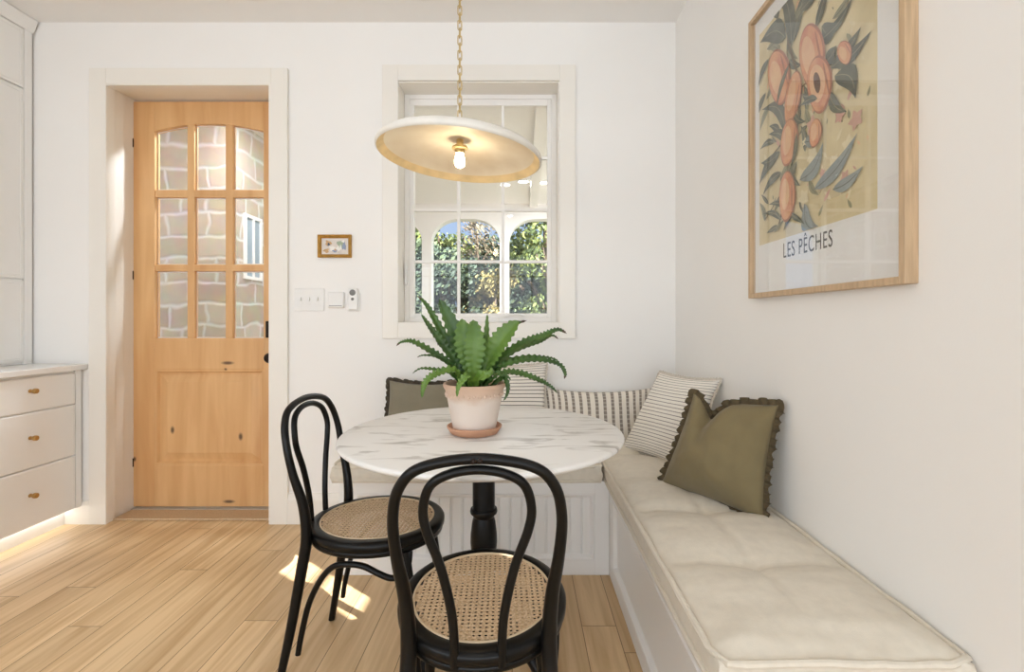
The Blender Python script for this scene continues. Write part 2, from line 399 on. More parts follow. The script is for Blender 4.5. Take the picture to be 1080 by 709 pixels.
LW = (-3.3, -.5, .85, 2.55)      # unseen window added as side fill, left of and behind the photographer
struct(obj('wall_left', boxes([(XL-.1, XL, YF, LW[0], 0, H), (XL-.1, XL, LW[1], YO, 0, H), (XL-.1, XL, LW[0], LW[1], 0, LW[2]), (XL-.1, XL, LW[0], LW[1], LW[3], H)]), M['wall'], smooth=False))
bm = bmesh.new()
for y in (LW[0]+.03, (2*LW[0]+LW[1])/3, (LW[0]+2*LW[1])/3, LW[1]-.03): box(bm, XL-.07, XL-.03, y-.03, y+.03, LW[2], LW[3])
for z in (LW[2]+.03, (LW[2]+LW[3])/2, LW[3]-.03): box(bm, XL-.065, XL-.035, LW[0], LW[1], z-.02, z+.02)
w7 = sempty('window_7', (XL, (LW[0]+LW[1])/2, LW[2])); o = obj('window_frame', bm, M['trim'], smooth=False); o.parent = w7; o.matrix_parent_inverse = Matrix.Translation(w7.location).inverted()
# the kitchen side of the room, behind the photographer: added openings let in sun (right) and sky fill (rear)
SW = (-.77, -.43, 1.70, 2.02)      # y0,y1,z0,z1 of the unseen window, sized to shape the sun patch on the floor
struct(obj('wall_kitchen', boxes([(XK, XK+.12, YF, SW[0], 0, H), (XK, XK+.12, SW[1], .795, 0, H), (XK, XK+.12, SW[0], SW[1], 0, SW[2]), (XK, XK+.12, SW[0], SW[1], SW[3], H)]), M['wall'], smooth=False))
bm = bmesh.new()
frame_rect_y = [(SW[0], SW[1])]
ym = (SW[0]+SW[1])/2; zm = (SW[2]+SW[3])/2
for (a, b_, c, d) in ((SW[0], SW[0]+.015, SW[2], SW[3]), (SW[1]-.015, SW[1], SW[2], SW[3]), (SW[0], SW[1], SW[2], SW[2]+.015), (SW[0], SW[1], SW[3]-.015, SW[3]), (SW[0], SW[1], zm-.008, zm+.008)):
    box(bm, XK+.03, XK+.07, a, b_, c, d)
w2 = sempty('window_2', (XK, ym, SW[2])); o = obj('window_frame', bm, M['trim'], smooth=False); o.parent = w2; o.matrix_parent_inverse = Matrix.Translation(w2.location).inverted()
rear = [(-2.98, -1.2), (-1.1, .85), (.95, 2.52)]  # unseen rear windows, made large to fill the room with daylight
bl = [(XL, rear[0][0], YF-.12, YF, 0, H), (rear[0][1], rear[1][0], YF-.12, YF, 0, H), (rear[1][1], rear[2][0], YF-.12, YF, 0, H), (rear[2][1], XK, YF-.12, YF, 0, H)]
for a, b_ in rear: bl += [(a, b_, YF-.12, YF, 0, .12), (a, b_, YF-.12, YF, 2.62, H)]
struct(obj('wall_front', boxes(bl), M['wall'], smooth=False))
for i, (a, b_) in enumerate(rear):
    w = sempty('window_%d' % (i+3), ((a+b_)/2, YF, .12))
    bm = bmesh.new(); frame_rect(bm, a, b_, .12, 2.62, .06, YF-.09, YF-.03)
    for k in range(1, 3): x = a+(b_-a)*k/3; box(bm, x-.012, x+.012, YF-.08, YF-.04, .12, 2.62)
    for k in range(1, 4): z = .12+2.5*k/4; box(bm, a, b_, YF-.08, YF-.04, z-.012, z+.012)
    o = obj('window_frame', bm, M['trim'], smooth=False); o.parent = w; o.matrix_parent_inverse = Matrix.Translation(w.location).inverted()

struct(obj('rear_sun_block', boxes([(XL-1, XK+6, YF-5.5, YF-.12, H, H+.15)]), M['ceil'], smooth=False))  # unseen slab added to keep direct sun out of the rear openings

def keep(o, parent):
    o.parent = parent; o.matrix_parent_inverse = Matrix.Translation(parent.location).inverted()
    return o

# door casing (trim_1), window casing is part of the window
yc = YB - .02
bm = bmesh.new()
box(bm, DX0-.083, DX0+.012, yc, YB, 0, 2.536); box(bm, DX1-.0, DX1+.093, yc, YB, 0, 2.536); box(bm, DX0+.012, DX1, yc, YB, 2.446, 2.536)
struct(obj('trim_1', bm, M['trim'], smooth=False, bevel=.003))
# jamb (trim_2) in three shallow steps towards the door, plus stop
bm = bmesh.new()
for (ya, yb, d) in ((YB-.018, 2.668, .008), (2.668, 2.74, -.004), (2.74, 2.925, -.013)):
    box(bm, DX0-.025, DX0+d, ya, yb, 0, DZ1+.024); box(bm, DX1-d-.004, DX1+.025, ya, yb, 0, DZ1+.024)
    box(bm, DX0+d, DX1-d-.004, ya, yb, DZ1-d-.004, DZ1+.0245)
struct(obj('trim_2', bm, M['trim'], smooth=False, bevel=.002))
# oak saddle and threshold under the door
bm = bmesh.new(); box(bm, DX0+.006, DX1-.006, 2.655, 2.785, 0, .012)
struct(obj('trim_3', bm, M['frame_oak'], smooth=False, bevel=.004))
bm = bmesh.new(); box(bm, DX0, DX1, 2.785, 2.90, 0, .014)
struct(obj('trim_4', bm, M['sill'], smooth=False, bevel=.003))
# baseboards
def baseboard(name, x0, x1):
    bm = bmesh.new()
    prism(bm, [(YB, 0), (YB-.016, 0), (YB-.016, .135), (YB-.011, .15), (YB-.006, .165), (YB, .17)], 'x', x0, x1)
    struct(obj(name, bm, M['trim'], smooth=False))
baseboard('baseboard_back', DX1+.093, -.815)
bm = bmesh.new()
prism(bm, [(YB, 0), (YB-.016, 0), (YB-.016, .105), (YB-.006, .125), (YB, .13)], 'x', -2.538, DX0-.083)
struct(obj('baseboard_left', bm, M['trim'], smooth=False))

# ------------------------------------------------------------------ entry door
YD = 2.82
door = sempty('door_1', ((DX0+DX1)/2, YD, .014))
dx0, dx1 = -2.334, -1.414; th = .045
cols = [(-2.205, -2.011), (-1.969, -1.781), (-1.738, -1.550)]
rows = [(1.026, 1.430-.0), (1.470, 1.875), (1.920, 2.30)]
def arch_z(x):     # gentle arch along the top of the top panes
    u = (x + 1.8775) / .33
    return 2.316 - .046 * u * u
bm = bmesh.new()
y0, y1 = YD, YD + th
box(bm, dx0, cols[0][0], y0, y1, .014, 2.449); box(bm, cols[2][1], dx1, y0, y1, .014, 2.449)
xs0, xs1 = cols[0][0], cols[2][1]
N = 18                                              # top rail with arched underside
prism(bm, [(xs0 + (xs1-xs0)*k/N, arch_z(xs0 + (xs1-xs0)*k/N)) for k in range(N+1)] + [(xs1, 2.449), (xs0, 2.449)], 'y', y0, y1)
for (a, b_) in ((cols[0][1], cols[1][0]), (cols[1][1], cols[2][0])): box(bm, a, b_, y0+.004, y1-.004, 1.026, 2.33)
for (a, b_) in ((1.430, 1.470), (1.875, 1.920)): box(bm, xs0, xs1, y0+.005, y1-.005, a, b_)
box(bm, xs0, xs1, y0, y1, .838, 1.026)              # lock rail
box(bm, xs0, xs1, y0, y1, .014, .262)               # bottom rail
leaf = keep(obj('door_leaf', bm, M['door'], smooth=False, bevel=.003), door)
bm = bmesh.new()                                     # raised panel
def rect_loft(bm, rs):
    L = []
    for (a, b_, c, d, y) in rs: L.append([bm.verts.new(p) for p in ((a, y, c), (b_, y, c), (b_, y, d), (a, y, d))])
    for A, B in zip(L, L[1:]):
        for i in range(4): bm.faces.new((A[i], A[(i+1) % 4], B[(i+1) % 4], B[i]))
    bm.faces.new(L[-1]); bm.faces.new(L[0][::-1])
pz0, pz1 = .262, .838
rect_loft(bm, [(xs0, xs1, pz0, pz1, y0+.034), (xs0, xs1, pz0, pz1, y0+.002), (xs0+.012, xs1-.012, pz0+.012, pz1-.012, y0+.003), (xs0+.022, xs1-.022, pz0+.022, pz1-.022, y0+.018),
               (xs0+.032, xs1-.032, pz0+.032, pz1-.032, y0+.018), (xs0+.075, xs1-.075, pz0+.075, pz1-.075, y0+.004)])
keep(obj('raised_panel', bm, M['door'], smooth=False), door)
for i, (a, b_) in enumerate(cols):
    for j, (c, d) in enumerate(rows):
        if j < 2: top = [(b_, d), (a, d)]
        else: top = [(b_ - (b_-a)*k/6, arch_z(b_ - (b_-a)*k/6)) for k in range(7)]
        pts = [(a, c), (b_, c)] + top
        cx, cz = (a+b_)/2, (c+d)/2
        bm = bmesh.new()
        inner = [(cx+(x-cx)*.915, cz+(z-cz)*.962) for x, z in pts]
        prism(bm, inner, 'y', y0+.022, y0+.026)
        O = [bm.verts.new((x, y0+.027, z)) for x, z in pts]; I = [bm.verts.new((x, y0+.0215, z)) for x, z in inner]
        for k in range(len(pts)):
            f = bm.faces.new((O[k], O[(k+1) % len(pts)], I[(k+1) % len(pts)], I[k])); f.material_index = 1
        keep(obj('pane', bm, None, mats=[M['glass'], M['bevel_glint']], smooth=False), door)
bm = bmesh.new(); box(bm, -1.525, -1.455, y0-.026, y0, 1.03, 1.13); box(bm, -1.513, -1.467, y0-.034, y0-.026, 1.055, 1.115)
keep(obj('deadbolt', bm, M['bronze'], smooth=False, bevel=.006), door)
bm = bmesh.new()
lathe(bm, [(.034, 0), (.034, .006), (.026, .010), (.012, .014), (.011, .036), (.020, .042), (.028, .052), (.029, .064), (.022, .074), (0, .077)], 28)
bmesh.ops.transform(bm, matrix=Matrix.Translation((-1.485, y0, .912)) @ Matrix.Rotation(PI/2, 4, 'X'), verts=bm.verts)
keep(obj('door_knob', bm, M['bronze']), door)
for z in (.28, 1.405, 2.2):
    bm = bmesh.new(); lathe(bm, [(.004, 0), (.005, .002), (.005, .05), (.004, .052)], 12, (dx0+.001, y0-.003, z-.026))
    keep(obj('hinge', bm, M['bronze']), door)

# ------------------------------------------------------------------ window above the banquette
win = sempty('window_1', ((WX0+WX1)/2, YB, WZ0))
bm = bmesh.new(); frame_rect(bm, WX0-.088, WX1+.094, WZ0-.088, WZ1+.096, .0895, yc, YB)
keep(obj('window_casing', bm, M['trim'], smooth=False, bevel=.003), win)
bm = bmesh.new(); frame_rect(bm, WX0-.004, WX1+.004, WZ0-.004, WZ1+.004, .006, YB-.012, 2.80)
keep(obj('window_jamb', bm, M['trim'], smooth=False), win)
gx0, gx1, gz0, gz1 = -.630, .1505, 1.175, 2.394
bm = bmesh.new()
frame_rect(bm, WX0+.002, WX1-.002, WZ0+.002, WZ1-.002, .028, 2.745, 2.80)
box(bm, WX0+.03, gx0, 2.752, 2.79, WZ0+.03, WZ1-.03); box(bm, gx1, WX1-.03, 2.752, 2.79, WZ0+.03, WZ1-.03)
box(bm, gx0, gx1, 2.752, 2.79, WZ0+.03, gz0); box(bm, gx0, gx1, 2.752, 2.79, gz1, WZ1-.03)
keep(obj('sash', bm, M['porch_w'], smooth=False, bevel=.003), win)
bm = bmesh.new()
for k in (1, 2): x = gx0+(gx1-gx0)*k/3; box(bm, x-.008, x+.008, 2.757, 2.783, gz0, gz1)
for k in (1, 2, 3): z = gz0+(gz1-gz0)*k/4; box(bm, gx0, gx1, 2.758, 2.782, z-.008, z+.008)
keep(obj('muntins', bm, M['porch_w'], smooth=False), win)
bm = bmesh.new(); box(bm, gx0-.004, gx1+.004, 2.768, 2.772, gz0-.004, gz1+.004)
keep(obj('window_glass', bm, M['glass'], smooth=False), win)
bm = bmesh.new()                                         # casement crank folded on the sill
box(bm, -.13, -.01, 2.715, 2.75, WZ0+.004, WZ0+.03)
tube(bm, catmull([(-.10, 2.712, WZ0+.03, .006), (-.07, 2.70, WZ0+.045, .006), (-.02, 2.70, WZ0+.048, .006), (.015, 2.70, WZ0+.04, .008)], 5), 8)
keep(obj('crank_handle', bm, M['white_pl'], bevel=.003), win)
bm = bmesh.new(); box(bm, WX0+.006, WX0+.022, 2.72, 2.745, 1.34, 1.46); box(bm, WX0+.01, WX0+.026, 2.712, 2.724, 1.38, 1.47)
keep(obj('sash_lock', bm, M['white_pl'], smooth=False, bevel=.003), win)

# ------------------------------------------------------------------ cabinets on the left
cab = thing('drawer_cabinet', 'white painted base cabinet of three drawers with brass knobs', 'cabinet', (-2.75, 2.12, 0))
bm = boxes([(-3.045, -2.462, 1.64, 2.612, .10, .862)])
keep(obj('body', bm, M['cab'], smooth=False), cab)
keep(obj('toe_kick', boxes([(-3.04, -2.54, 1.64, 2.612, 0, .10)]), M['cab'], smooth=False), cab)
keep(obj('stile', boxes([(-2.462, -2.448, 2.578, 2.612, .10, .862)]), M['cab'], smooth=False, bevel=.003), cab)
keep(obj('led_strip', boxes([(-2.53, -2.512, 1.66, 2.60, .092, .0995)]), M['led'], smooth=False), cab)
for (a, b_, kz) in ((.104, .392, .262), (.397, .672, .548), (.677, .848, .782)):
    bm = bmesh.new()
    d = .0
    L = []
    for (ins, x) in ((0, -2.4615), (0, -2.449), (.006, -2.445)):
        L.append([bm.verts.new(p) for p in ((x, 1.66+ins, a+ins), (x, 2.574-ins, a+ins), (x, 2.574-ins, b_-ins), (x, 1.66+ins, b_-ins))])
    for A, B in zip(L, L[1:]):
        for i in range(4): bm.faces.new((A[i], A[(i+1) % 4], B[(i+1) % 4], B[i]))
    bm.faces.new(L[-1]); bm.faces.new(L[0][::-1])
    dr = keep(obj('drawer', bm, M['cab'], smooth=False), cab)
    for ky in (2.335, 1.90):
        bm = bmesh.new()
        lathe(bm, [(.009, 0), (.009, .003), (.005, .005), (.005, .016), (.011, .018), (.0135, .024), (.0125, .034), (.010, .036), (0, .036)], 20)
        bmesh.ops.transform(bm, matrix=Matrix.Translation((-2.445, ky, kz)) @ Matrix.Rotation(PI/2, 4, 'Y'), verts=bm.verts)
        k = obj('knob', bm, M['brass'], dr)
bm = boxes([(-3.045, -2.42, 1.62, 2.621, .8625, .892)])
tag(obj('countertop', bm, M['counter'], smooth=False, bevel=.003), 'white stone countertop slab lying on the drawer cabinet', 'countertop')
up = thing('wall_cabinet', 'tall white painted cupboard standing on the counter up to the ceiling', 'cabinet', (-2.88, 2.12, .893))
keep(obj('body', boxes([(-3.045, -2.738, 1.68, 2.612, .893, H-.005)]), M['cab'], smooth=False), up)
keep(obj('stile', boxes([(-2.738, -2.722, 2.57, 2.612, .893, 2.74)]), M['cab'], smooth=False, bevel=.003), up)
bm = bmesh.new(); prism(bm, [(-2.738, 2.73), (-2.715, 2.73), (-2.705, 2.75), (-2.69, 2.795), (-2.738, 2.795)], 'y', 1.68, 2.612)
keep(obj('crown_moulding', bm, M['cab'], smooth=False), up)
for (a, b_) in ((.908, 1.352), (1.362, 2.396), (2.406, 2.726)):
    bm = bmesh.new(); box(bm, -2.7375, -2.722, 1.70, 2.566, a, b_)
    L = []
    for (ins, x) in ((.012, -2.7221), (.013, -2.7195), (.018, -2.7195), (.02, -2.7215)):
        L.append([bm.verts.new(p) for p in ((x, 1.70+ins, a+ins), (x, 2.566-ins, a+ins), (x, 2.566-ins, b_-ins), (x, 1.70+ins, b_-ins))])
    for A, B in zip(L, L[1:]):
        for i in range(4): bm.faces.new((A[i], A[(i+1) % 4], B[(i+1) % 4], B[i]))
    keep(obj('door', bm, M['cab'], smooth=False, bevel=.002), up)

# ------------------------------------------------------------------ things on the back wall
pic = thing('small_picture', 'tiny gilt framed picture hung above the light switches', 'picture', (-1.041, YB, 1.547))
X0, X1, Z0, Z1 = -1.134, -.948, 1.484, 1.611
bm = bmesh.new()
L = []
for (ins, y) in ((0, YB), (0, YB-.016), (.005, YB-.021), (.012, YB-.016), (.017, YB-.010), (.019, YB-.004)):
    L.append([bm.verts.new(p) for p in ((X0+ins, y, Z0+ins), (X1-ins, y, Z0+ins), (X1-ins, y, Z1-ins), (X0+ins, y, Z1-ins))])
for A, B in zip(L, L[1:]):
    for i in range(4): bm.faces.new((A[i], A[(i+1) % 4], B[(i+1) % 4], B[i]))
keep(obj('frame', bm, mat('gilt_frame', rgb(196, 150, 72), .4, .5, var=.3, scale=40), smooth=False), pic)
pm = [mat('art_ground', rgb(222, 214, 206), .7, var=.12, scale=40), mat('art_blue', rgb(148, 160, 186), .7, var=.2, scale=60), mat('art_ochre', rgb(206, 172, 128), .7, var=.25, scale=60),
      mat('art_green', rgb(170, 184, 158), .7, var=.2, scale=50), mat('art_dark', rgb(84, 92, 112), .7), mat('art_light', rgb(236, 234, 228), .7)]
bm = bmesh.new(); yy = YB-.004
box(bm, X0+.017, X1-.017, yy, YB-.001, Z0+.017, Z1-.017, 0)
lay = 0
def blob(bm, cx, cz, rx, rz, y, mi, seed=0, n=22):
    vs = []
    for k in range(n):
        a = 2*PI*k/n; q = 1 + .22*math.sin(3*a+seed) + .13*math.sin(5*a+2*seed)
        vs.append(bm.verts.new((cx+rx*q*math.cos(a), y, cz+rz*q*math.sin(a))))
    bm.faces.new(vs).material_index = mi
for i, (u, v, ru, rv, mi) in enumerate([(.70, .62, .16, .34, 3), (.25, .70, .16, .22, 2), (.85, .5, .10, .33, 1), (.18, .22, .14, .18, 2), (.40, .36, .14, .22, 5), (.27, .62, .065, .13, 4), (.62, .35, .10, .2, 5), (.5, .2, .12, .12, 1), (.52, .27, .05, .1, 2), (.72, .42, .05, .22, 5), (.82, .8, .07, .1, 5)]):
    W = X1-X0-.038; Hh = Z1-Z0-.038
    blob(bm, X0+.019+W*u, Z0+.019+Hh*v, W*ru*.72, Hh*rv*.72, yy-.0003*(i+1), mi, i*1.7)
keep(obj('painting', bm, None, mats=pm, smooth=False), pic)

sw = thing('light_switch', 'white three-gang light switch plate beside the door casing', 'switch', (-1.183, YB, 1.248))
keep(obj('cover_plate', boxes([(-1.267, -1.10, YB-.007, YB, 1.186, 1.312)]), M['white_pl'], smooth=False, bevel=.003), sw)
for k in range(3):
    x = -1.183 + (k-1)*.047
    bm = bmesh.new(); box(bm, x-.011, x+.011, YB-.0085, YB-.007, 1.218, 1.280); box(bm, x-.005, x+.005, YB-.021, YB-.0085, 1.242, 1.262)
    keep(obj('toggle', bm, M['white_pl'], smooth=False, bevel=.0015), sw)
th_ = thing('thermostat', 'small square white control in the middle of the wall fittings', 'thermostat', (-1.03, YB, 1.248))
keep(obj('cover', boxes([(-1.077, -.987, YB-.02, YB+.004, 1.203, 1.293)]), M['white_pl'], smooth=False, bevel=.007), th_)
keep(obj('slot', boxes([(-1.068, -.996, YB-.0212, YB-.0195, 1.214, 1.217)]), M['grey_pl'], smooth=False), th_)
rm = thing('wall_remote', 'slim white remote with round grey button in wall holder', 'remote control', (-.935, YB, 1.25))
keep(obj('holder', boxes([(-.97, -.90, YB-.012, YB, 1.186, 1.285)]), M['white_pl'], smooth=False, bevel=.004), rm)
keep(obj('handset', boxes([(-.962, -.908, YB-.026, YB-.012, 1.192, 1.312)]), M['white_pl'], smooth=False, bevel=.005), rm)
for (z, r) in ((1.288, .017), (1.252, .008)):
    bm = bmesh.new(); lathe(bm, [(r, 0), (r, .002), (r*.8, .0032), (0, .0032)], 24)
    bmesh.ops.transform(bm, matrix=Matrix.Translation((-.935, YB-.0258, z)) @ Matrix.Rotation(PI/2, 4, 'X'), verts=bm.verts)
    keep(obj('button', bm, M['grey_pl']), rm)

# ------------------------------------------------------------------ framed poster on the right wall
fr = thing('framed_poster', 'large oak framed peach poster behind glass on right wall', 'picture', (XR, 1.367, 1.214))
FY0, FY1, FZ0, FZ1 = 1.017, 1.719, 1.214, 2.222
xf = XR - .031
bm = bmesh.new(); fw = .017
box(bm, xf, XR, FY0, FY0+fw, FZ0, FZ1); box(bm, xf, XR, FY1-fw, FY1, FZ0, FZ1)
box(bm, xf, XR, FY0+fw, FY1-fw, FZ0, FZ0+fw); box(bm, xf, XR, FY0+fw, FY1-fw, FZ1-fw, FZ1)
keep(obj('frame', bm, M['frame_oak'], smooth=False, bevel=.0015), fr)
xp = XR - .013
keep(obj('mat_board', boxes([(xp, XR-.002, FY0+fw-.004, FY1-fw+.004, FZ0+fw-.004, FZ1-fw+.004)]), M['mat_board'], smooth=False), fr)
am = [mat('print_paper_tan', rgb(226, 212, 172), .8, var=.10, scale=9, col2=rgb(206, 190, 146)),
      mat('print_leaf', rgb(74, 78, 68), .8, var=.25, scale=24, col2=rgb(104, 108, 92)),
      mat('print_leaf_light', rgb(150, 148, 118), .8, var=.2, scale=30),
      mat('print_peach', rgb(222, 166, 122), .8, var=.2, scale=22, col2=rgb(204, 130, 100)),
      mat('print_peach_light', rgb(232, 194, 152), .8, var=.2, scale=26, col2=rgb(224, 176, 140)),
      mat('print_peach_dark', rgb(178, 116, 90), .8, var=.2, scale=20),
      mat('print_stone', rgb(92, 56, 42), .8), mat('print_cream', rgb(232, 220, 186), .8, var=.1, scale=20), mat('print_twig', rgb(104, 88, 64), .8),
      mat('print_bluegrey', rgb(150, 160, 160), .8, var=.2, scale=20), mat('print_rose', rgb(216, 168, 150), .8, var=.2, scale=20)]
bm = bmesh.new(); layer = [0]
AY0, AY1, AZ0, AZ1 = 1.118, 1.672, 1.400, 2.150
box(bm, xp-.0006, xp, AY0, AY1, AZ0, AZ1, 0)
def A2(px, py):
    Y = (xp)*F/(px-550); return (Y, CAMZ + (338-py)*Y/F)
def clampA(y, z): return (min(AY1-.001, max(AY0+.001, y)), min(AZ1-.001, max(AZ0+.001, z)))
def poly(P, mi):
    layer[0] += 1; x = xp - .0006 - .000012*layer[0]
    P = [clampA(*p) for p in P]
    vs = [bm.verts.new((x, p[0], p[1])) for p in P]
    try: bm.faces.new(vs).material_index = mi
    except ValueError: pass
def leaf(a, b_, w, mi=1, bend=0.0, rib=True):
    a = Vector(a); b_ = Vector(b_); d = b_-a; n = Vector((-d.y, d.x)).normalized(); Lg = d.length
    up_, dn, mid = [], [], []
    for k in range(11):
        t = k/10; c = a + d*t + n*bend*Lg*math.sin(PI*t); hw = w*math.sin(PI*min(1, t**.8))*(1-.25*t)
        up_.append(c+n*hw); dn.append(c-n*hw); mid.append(c)
    poly(up_ + dn[::-1][1:-1], mi)
    if rib: poly([m + n*.0012 for m in mid[:9]] + [m - n*.0012 for m in mid[:9]][::-1], 2 if mi == 1 else 1)
def peach(c, rx, rz, ang, stone=False):
    c = Vector(c)
    def E(dx, dz, sx, sz, mi, s=0):
        P = []
        for k in range(30):
            a = 2*PI*k/30; x = dx + sx*math.cos(a)*(1+.05*math.sin(2*a+s)); z = dz + sz*math.sin(a)*(1+.12*math.cos(a))
            P.append((c.x + x*math.cos(ang)-z*math.sin(ang), c.y + x*math.sin(ang)+z*math.cos(ang)))
        poly(P, mi)
    E(0, 0, rx, rz, 5); E(rx*.06, rz*.03, rx*.90, rz*.93, 3); E(rx*.25, rz*.12, rx*.5, rz*.62, 4); E(-rx*.55, -rz*.1, rx*.07, rz*.62, 5)
    if stone: E(rx*.15, rz*.1, rx*.62, rz*.66, 4); E(rx*.15, rz*.12, rx*.26, rz*.38, 6)
# pale brush marks
random.seed(3)
for k in range(150):
    y = random.uniform(AY0+.02, AY1-.02); z = random.uniform(AZ0+.02, AZ1-.02); sz_ = random.uniform(.008, .034)
    leaf((y, z), (y+random.uniform(-sz_, sz_), z+sz_), sz_*.22, random.choice((7, 7, 7, 10, 2, 0, 4)), rib=False)
for k in range(26):      # loose outlined foliage behind the fruit
    y = random.uniform(AY0+.25, AY1-.03); z = random.uniform(AZ0+.05, AZ1-.05); a = random.uniform(0, 2*PI); l_ = random.uniform(.04, .10)
    leaf((y, z), (y+l_*math.cos(a), z+l_*math.sin(a)), l_*.16, random.choice((2, 2, 1)), .1)
for k in range(14):      # pale rosy blooms at lower right
    y = random.uniform(AY0+.03, AY0+.30); z = random.uniform(AZ0+.10, AZ0+.42); q = random.uniform(.014, .03)
    for p_ in range(5):
        a = p_*2*PI/5 + k; leaf((y, z), (y+q*math.cos(a), z+q*math.sin(a)), q*.36, 7 if k % 3 else 10, rib=False)
def tw(ps, w, mi=8):
    for a, b_ in zip(ps, ps[1:]):
        a = Vector(A2(*a)); b_ = Vector(A2(*b_)); n = Vector((-(b_-a).y, (b_-a).x)).normalized()*w
        poly([a+n, b_+n, b_-n, a-n], mi)
tw([(836, -20), (832, 44), (840, 70), (847, 92), (843, 130), (834, 190), (822, 240)], .0045)
tw([(832, 44), (846, 10)], .003); tw([(847, 92), (872, 68)], .003); tw([(843, 130), (815, 165)], .003); tw([(834, 190), (808, 232)], .002)
for (a, b_, w, mi, bd) in [((836, 50), (820, -15), .030, 1, .1), ((838, 45), (858, -25), .026, 1, -.1), ((830, 40), (803, 45), .040, 1, .15), ((862, 30), (876, -20), .020, 1, .0),
        ((868, 28), (890, 18), .030, 1, .3), ((880, 70), (921, 32), .022, 1, .12), ((878, 72), (910, 28), .026, 1, .1), ((882, 80), (904, 104), .032, 1, -.2), ((872, 66), (884, 48), .028, 1, .1),
        ((846, 100), (822, 112), .014, 1, .1), ((848, 100), (858, 96), .012, 1, .2), ((846, 45), (862, 26), .014, 2, .1), ((825, 55), (812, 76), .010, 2, 0),
        ((830, 140), (805, 116), .026, 1, .2), ((833, 150), (812, 142), .018, 1, .1), ((822, 165), (802, 195), .024, 1, .15), ((824, 160), (804, 172), .020, 1, -.1), ((842, 170), (828, 215), .022, 1, .1),
        ((850, 150), (866, 140), .022, 9, .1), ((845, 190), (870, 150), .030, 9, .2), ((860, 200), (906, 140), .026, 9, .1), ((850, 215), (868, 240), .030, 9, .3), ((880, 200), (912, 175), .020, 9, .1),
        ((830, 220), (812, 216), .010, 1, .1), ((826, 232), (806, 226), .012, 1, .1), ((822, 238), (810, 246), .010, 1, 0), ((834, 225), (850, 236), .010, 1, 0), ((840, 20), (850, 2), .012, 2, 0),
        ((880, 20), (900, -10), .014, 2, .1), ((812, 215), (804, 205), .008, 1, 0), ((818, 245), (830, 230), .008, 2, 0)]:
    leaf(A2(*a), A2(*b_), w, mi, bd)
for (a, b_, w) in (((822, 20), (806, -10), .03), ((845, 12), (872, -30), .022), ((812, 62), (801, 92), .016), ((846, 128), (828, 132), .014), ((876, 96), (895, 118), .018), ((838, 118), (852, 128), .012),
                   ((826, 182), (806, 206), .018), ((834, 176), (846, 196), .014), ((870, 40), (902, -4), .018), ((852, -5), (838, -40), .02), ((818, 150), (803, 158), .012), ((838, 226), (828, 244), .010)):
    leaf(A2(*a), A2(*b_), w, 1, .12)
peach(A2(823, 80), .058, .105, -.35); peach(A2(838, 103), .045, .075, .3)
peach(A2(858, 58), .055, .105, -.25); peach(A2(866, 88), .052, .088, -.25, True)
peach(A2(834, 150), .050, .072, .1); peach(A2(832, 207), .046, .080, .0)
peach(A2(862, 140), .03, .04, 0); peach(A2(893, 55), .022, .04, -.5)
leaf(A2(835, 66), A2(820, 118), .012, 1, .1); leaf(A2(864, 104), A2(846, 112), .012, 1, .1); leaf(A2(842, 140), A2(835, 178), .012, 1, -.1)
keep(obj('art_print', bm, None, mats=am, smooth=False), fr)
def text_mesh(name, body, size, m):
    cu = bpy.data.curves.new(name, 'FONT'); cu.body = body; cu.size = size; cu.extrude = .0002; cu.space_character = 1.15
    to = bpy.data.objects.new(name, cu); COL.objects.link(to)
    bpy.context.view_layer.update()
    me = bpy.data.meshes.new_from_object(to.evaluated_get(bpy.context.evaluated_depsgraph_get()))
    bpy.data.objects.remove(to)
    o = bpy.data.objects.new(name, me); COL.objects.link(o); me.materials.clear(); me.materials.append(m)
    return o
inkm = mat('print_ink', rgb(66, 62, 58), .8)
def put_text(body, size, ya, yb, z):
    o = text_mesh('lettering', body, size, inkm)
    xs = [v.co.x for v in o.data.vertices]; w = max(xs)-min(xs); s = (ya-yb)/w
    R = Matrix(((0, 0, -1, 0), (-1, 0, 0, 0), (0, 1, 0, 0), (0, 0, 0, 1)))     # text x -> -Y, y -> Z, z -> -X
    o.data.transform(Matrix.Translation((xp-.0008, ya, z)) @ R @ Matrix.Diagonal((s, 1, 1, 1)))
    keep(o, fr)
put_text('LES P\u00caCHES', .068, 1.521, 1.282, 1.336)
keep(obj('picture_glass', boxes([(xf+.007, xf+.009, FY0+fw-.003, FY1-fw+.003, FZ0+fw-.003, FZ1-fw+.003)]), M['pglass'], smooth=False), fr)

# ------------------------------------------------------------------ banquette
YQ = 2.087; XQ = .391; BT = .419
b1 = thing('storage_bench', 'white beadboard fronted built-in bench under the window', 'bench', (-.21, 2.35, 0))
bm = boxes([(-.812, XQ, YQ+.022, 2.62, 0, BT)])
keep(obj('carcass', bm, M['bench'], smooth=False), b1)
bm = bmesh.new()
px0, px1, pz0, pz1 = -.738, .325, .068, .362
box(bm, -.812, px0, YQ, YQ+.022, 0, BT); box(bm, px1, XQ, YQ, YQ+.022, 0, BT)
box(bm, px0, px1, YQ, YQ+.022, 0, pz0); box(bm, px0, px1, YQ, YQ+.022, pz1, BT)
keep(obj('face_frame', bm, M['bench'], smooth=False, bevel=.002), b1)
bm = bmesh.new()
L = []
for (ins, y) in ((0, YQ+.001), (.004, YQ-.003), (.010, YQ-.001), (.018, YQ+.012), (.022, YQ+.015)):
    L.append([bm.verts.new(p) for p in ((px0+ins, y, pz0+ins), (px1-ins, y, pz0+ins), (px1-ins, y, pz1-ins), (px0+ins, y, pz1-ins))])
for A, B in zip(L, L[1:]):
    for i in range(4): bm.faces.new((A[i], A[(i+1) % 4], B[(i+1) % 4], B[i]))
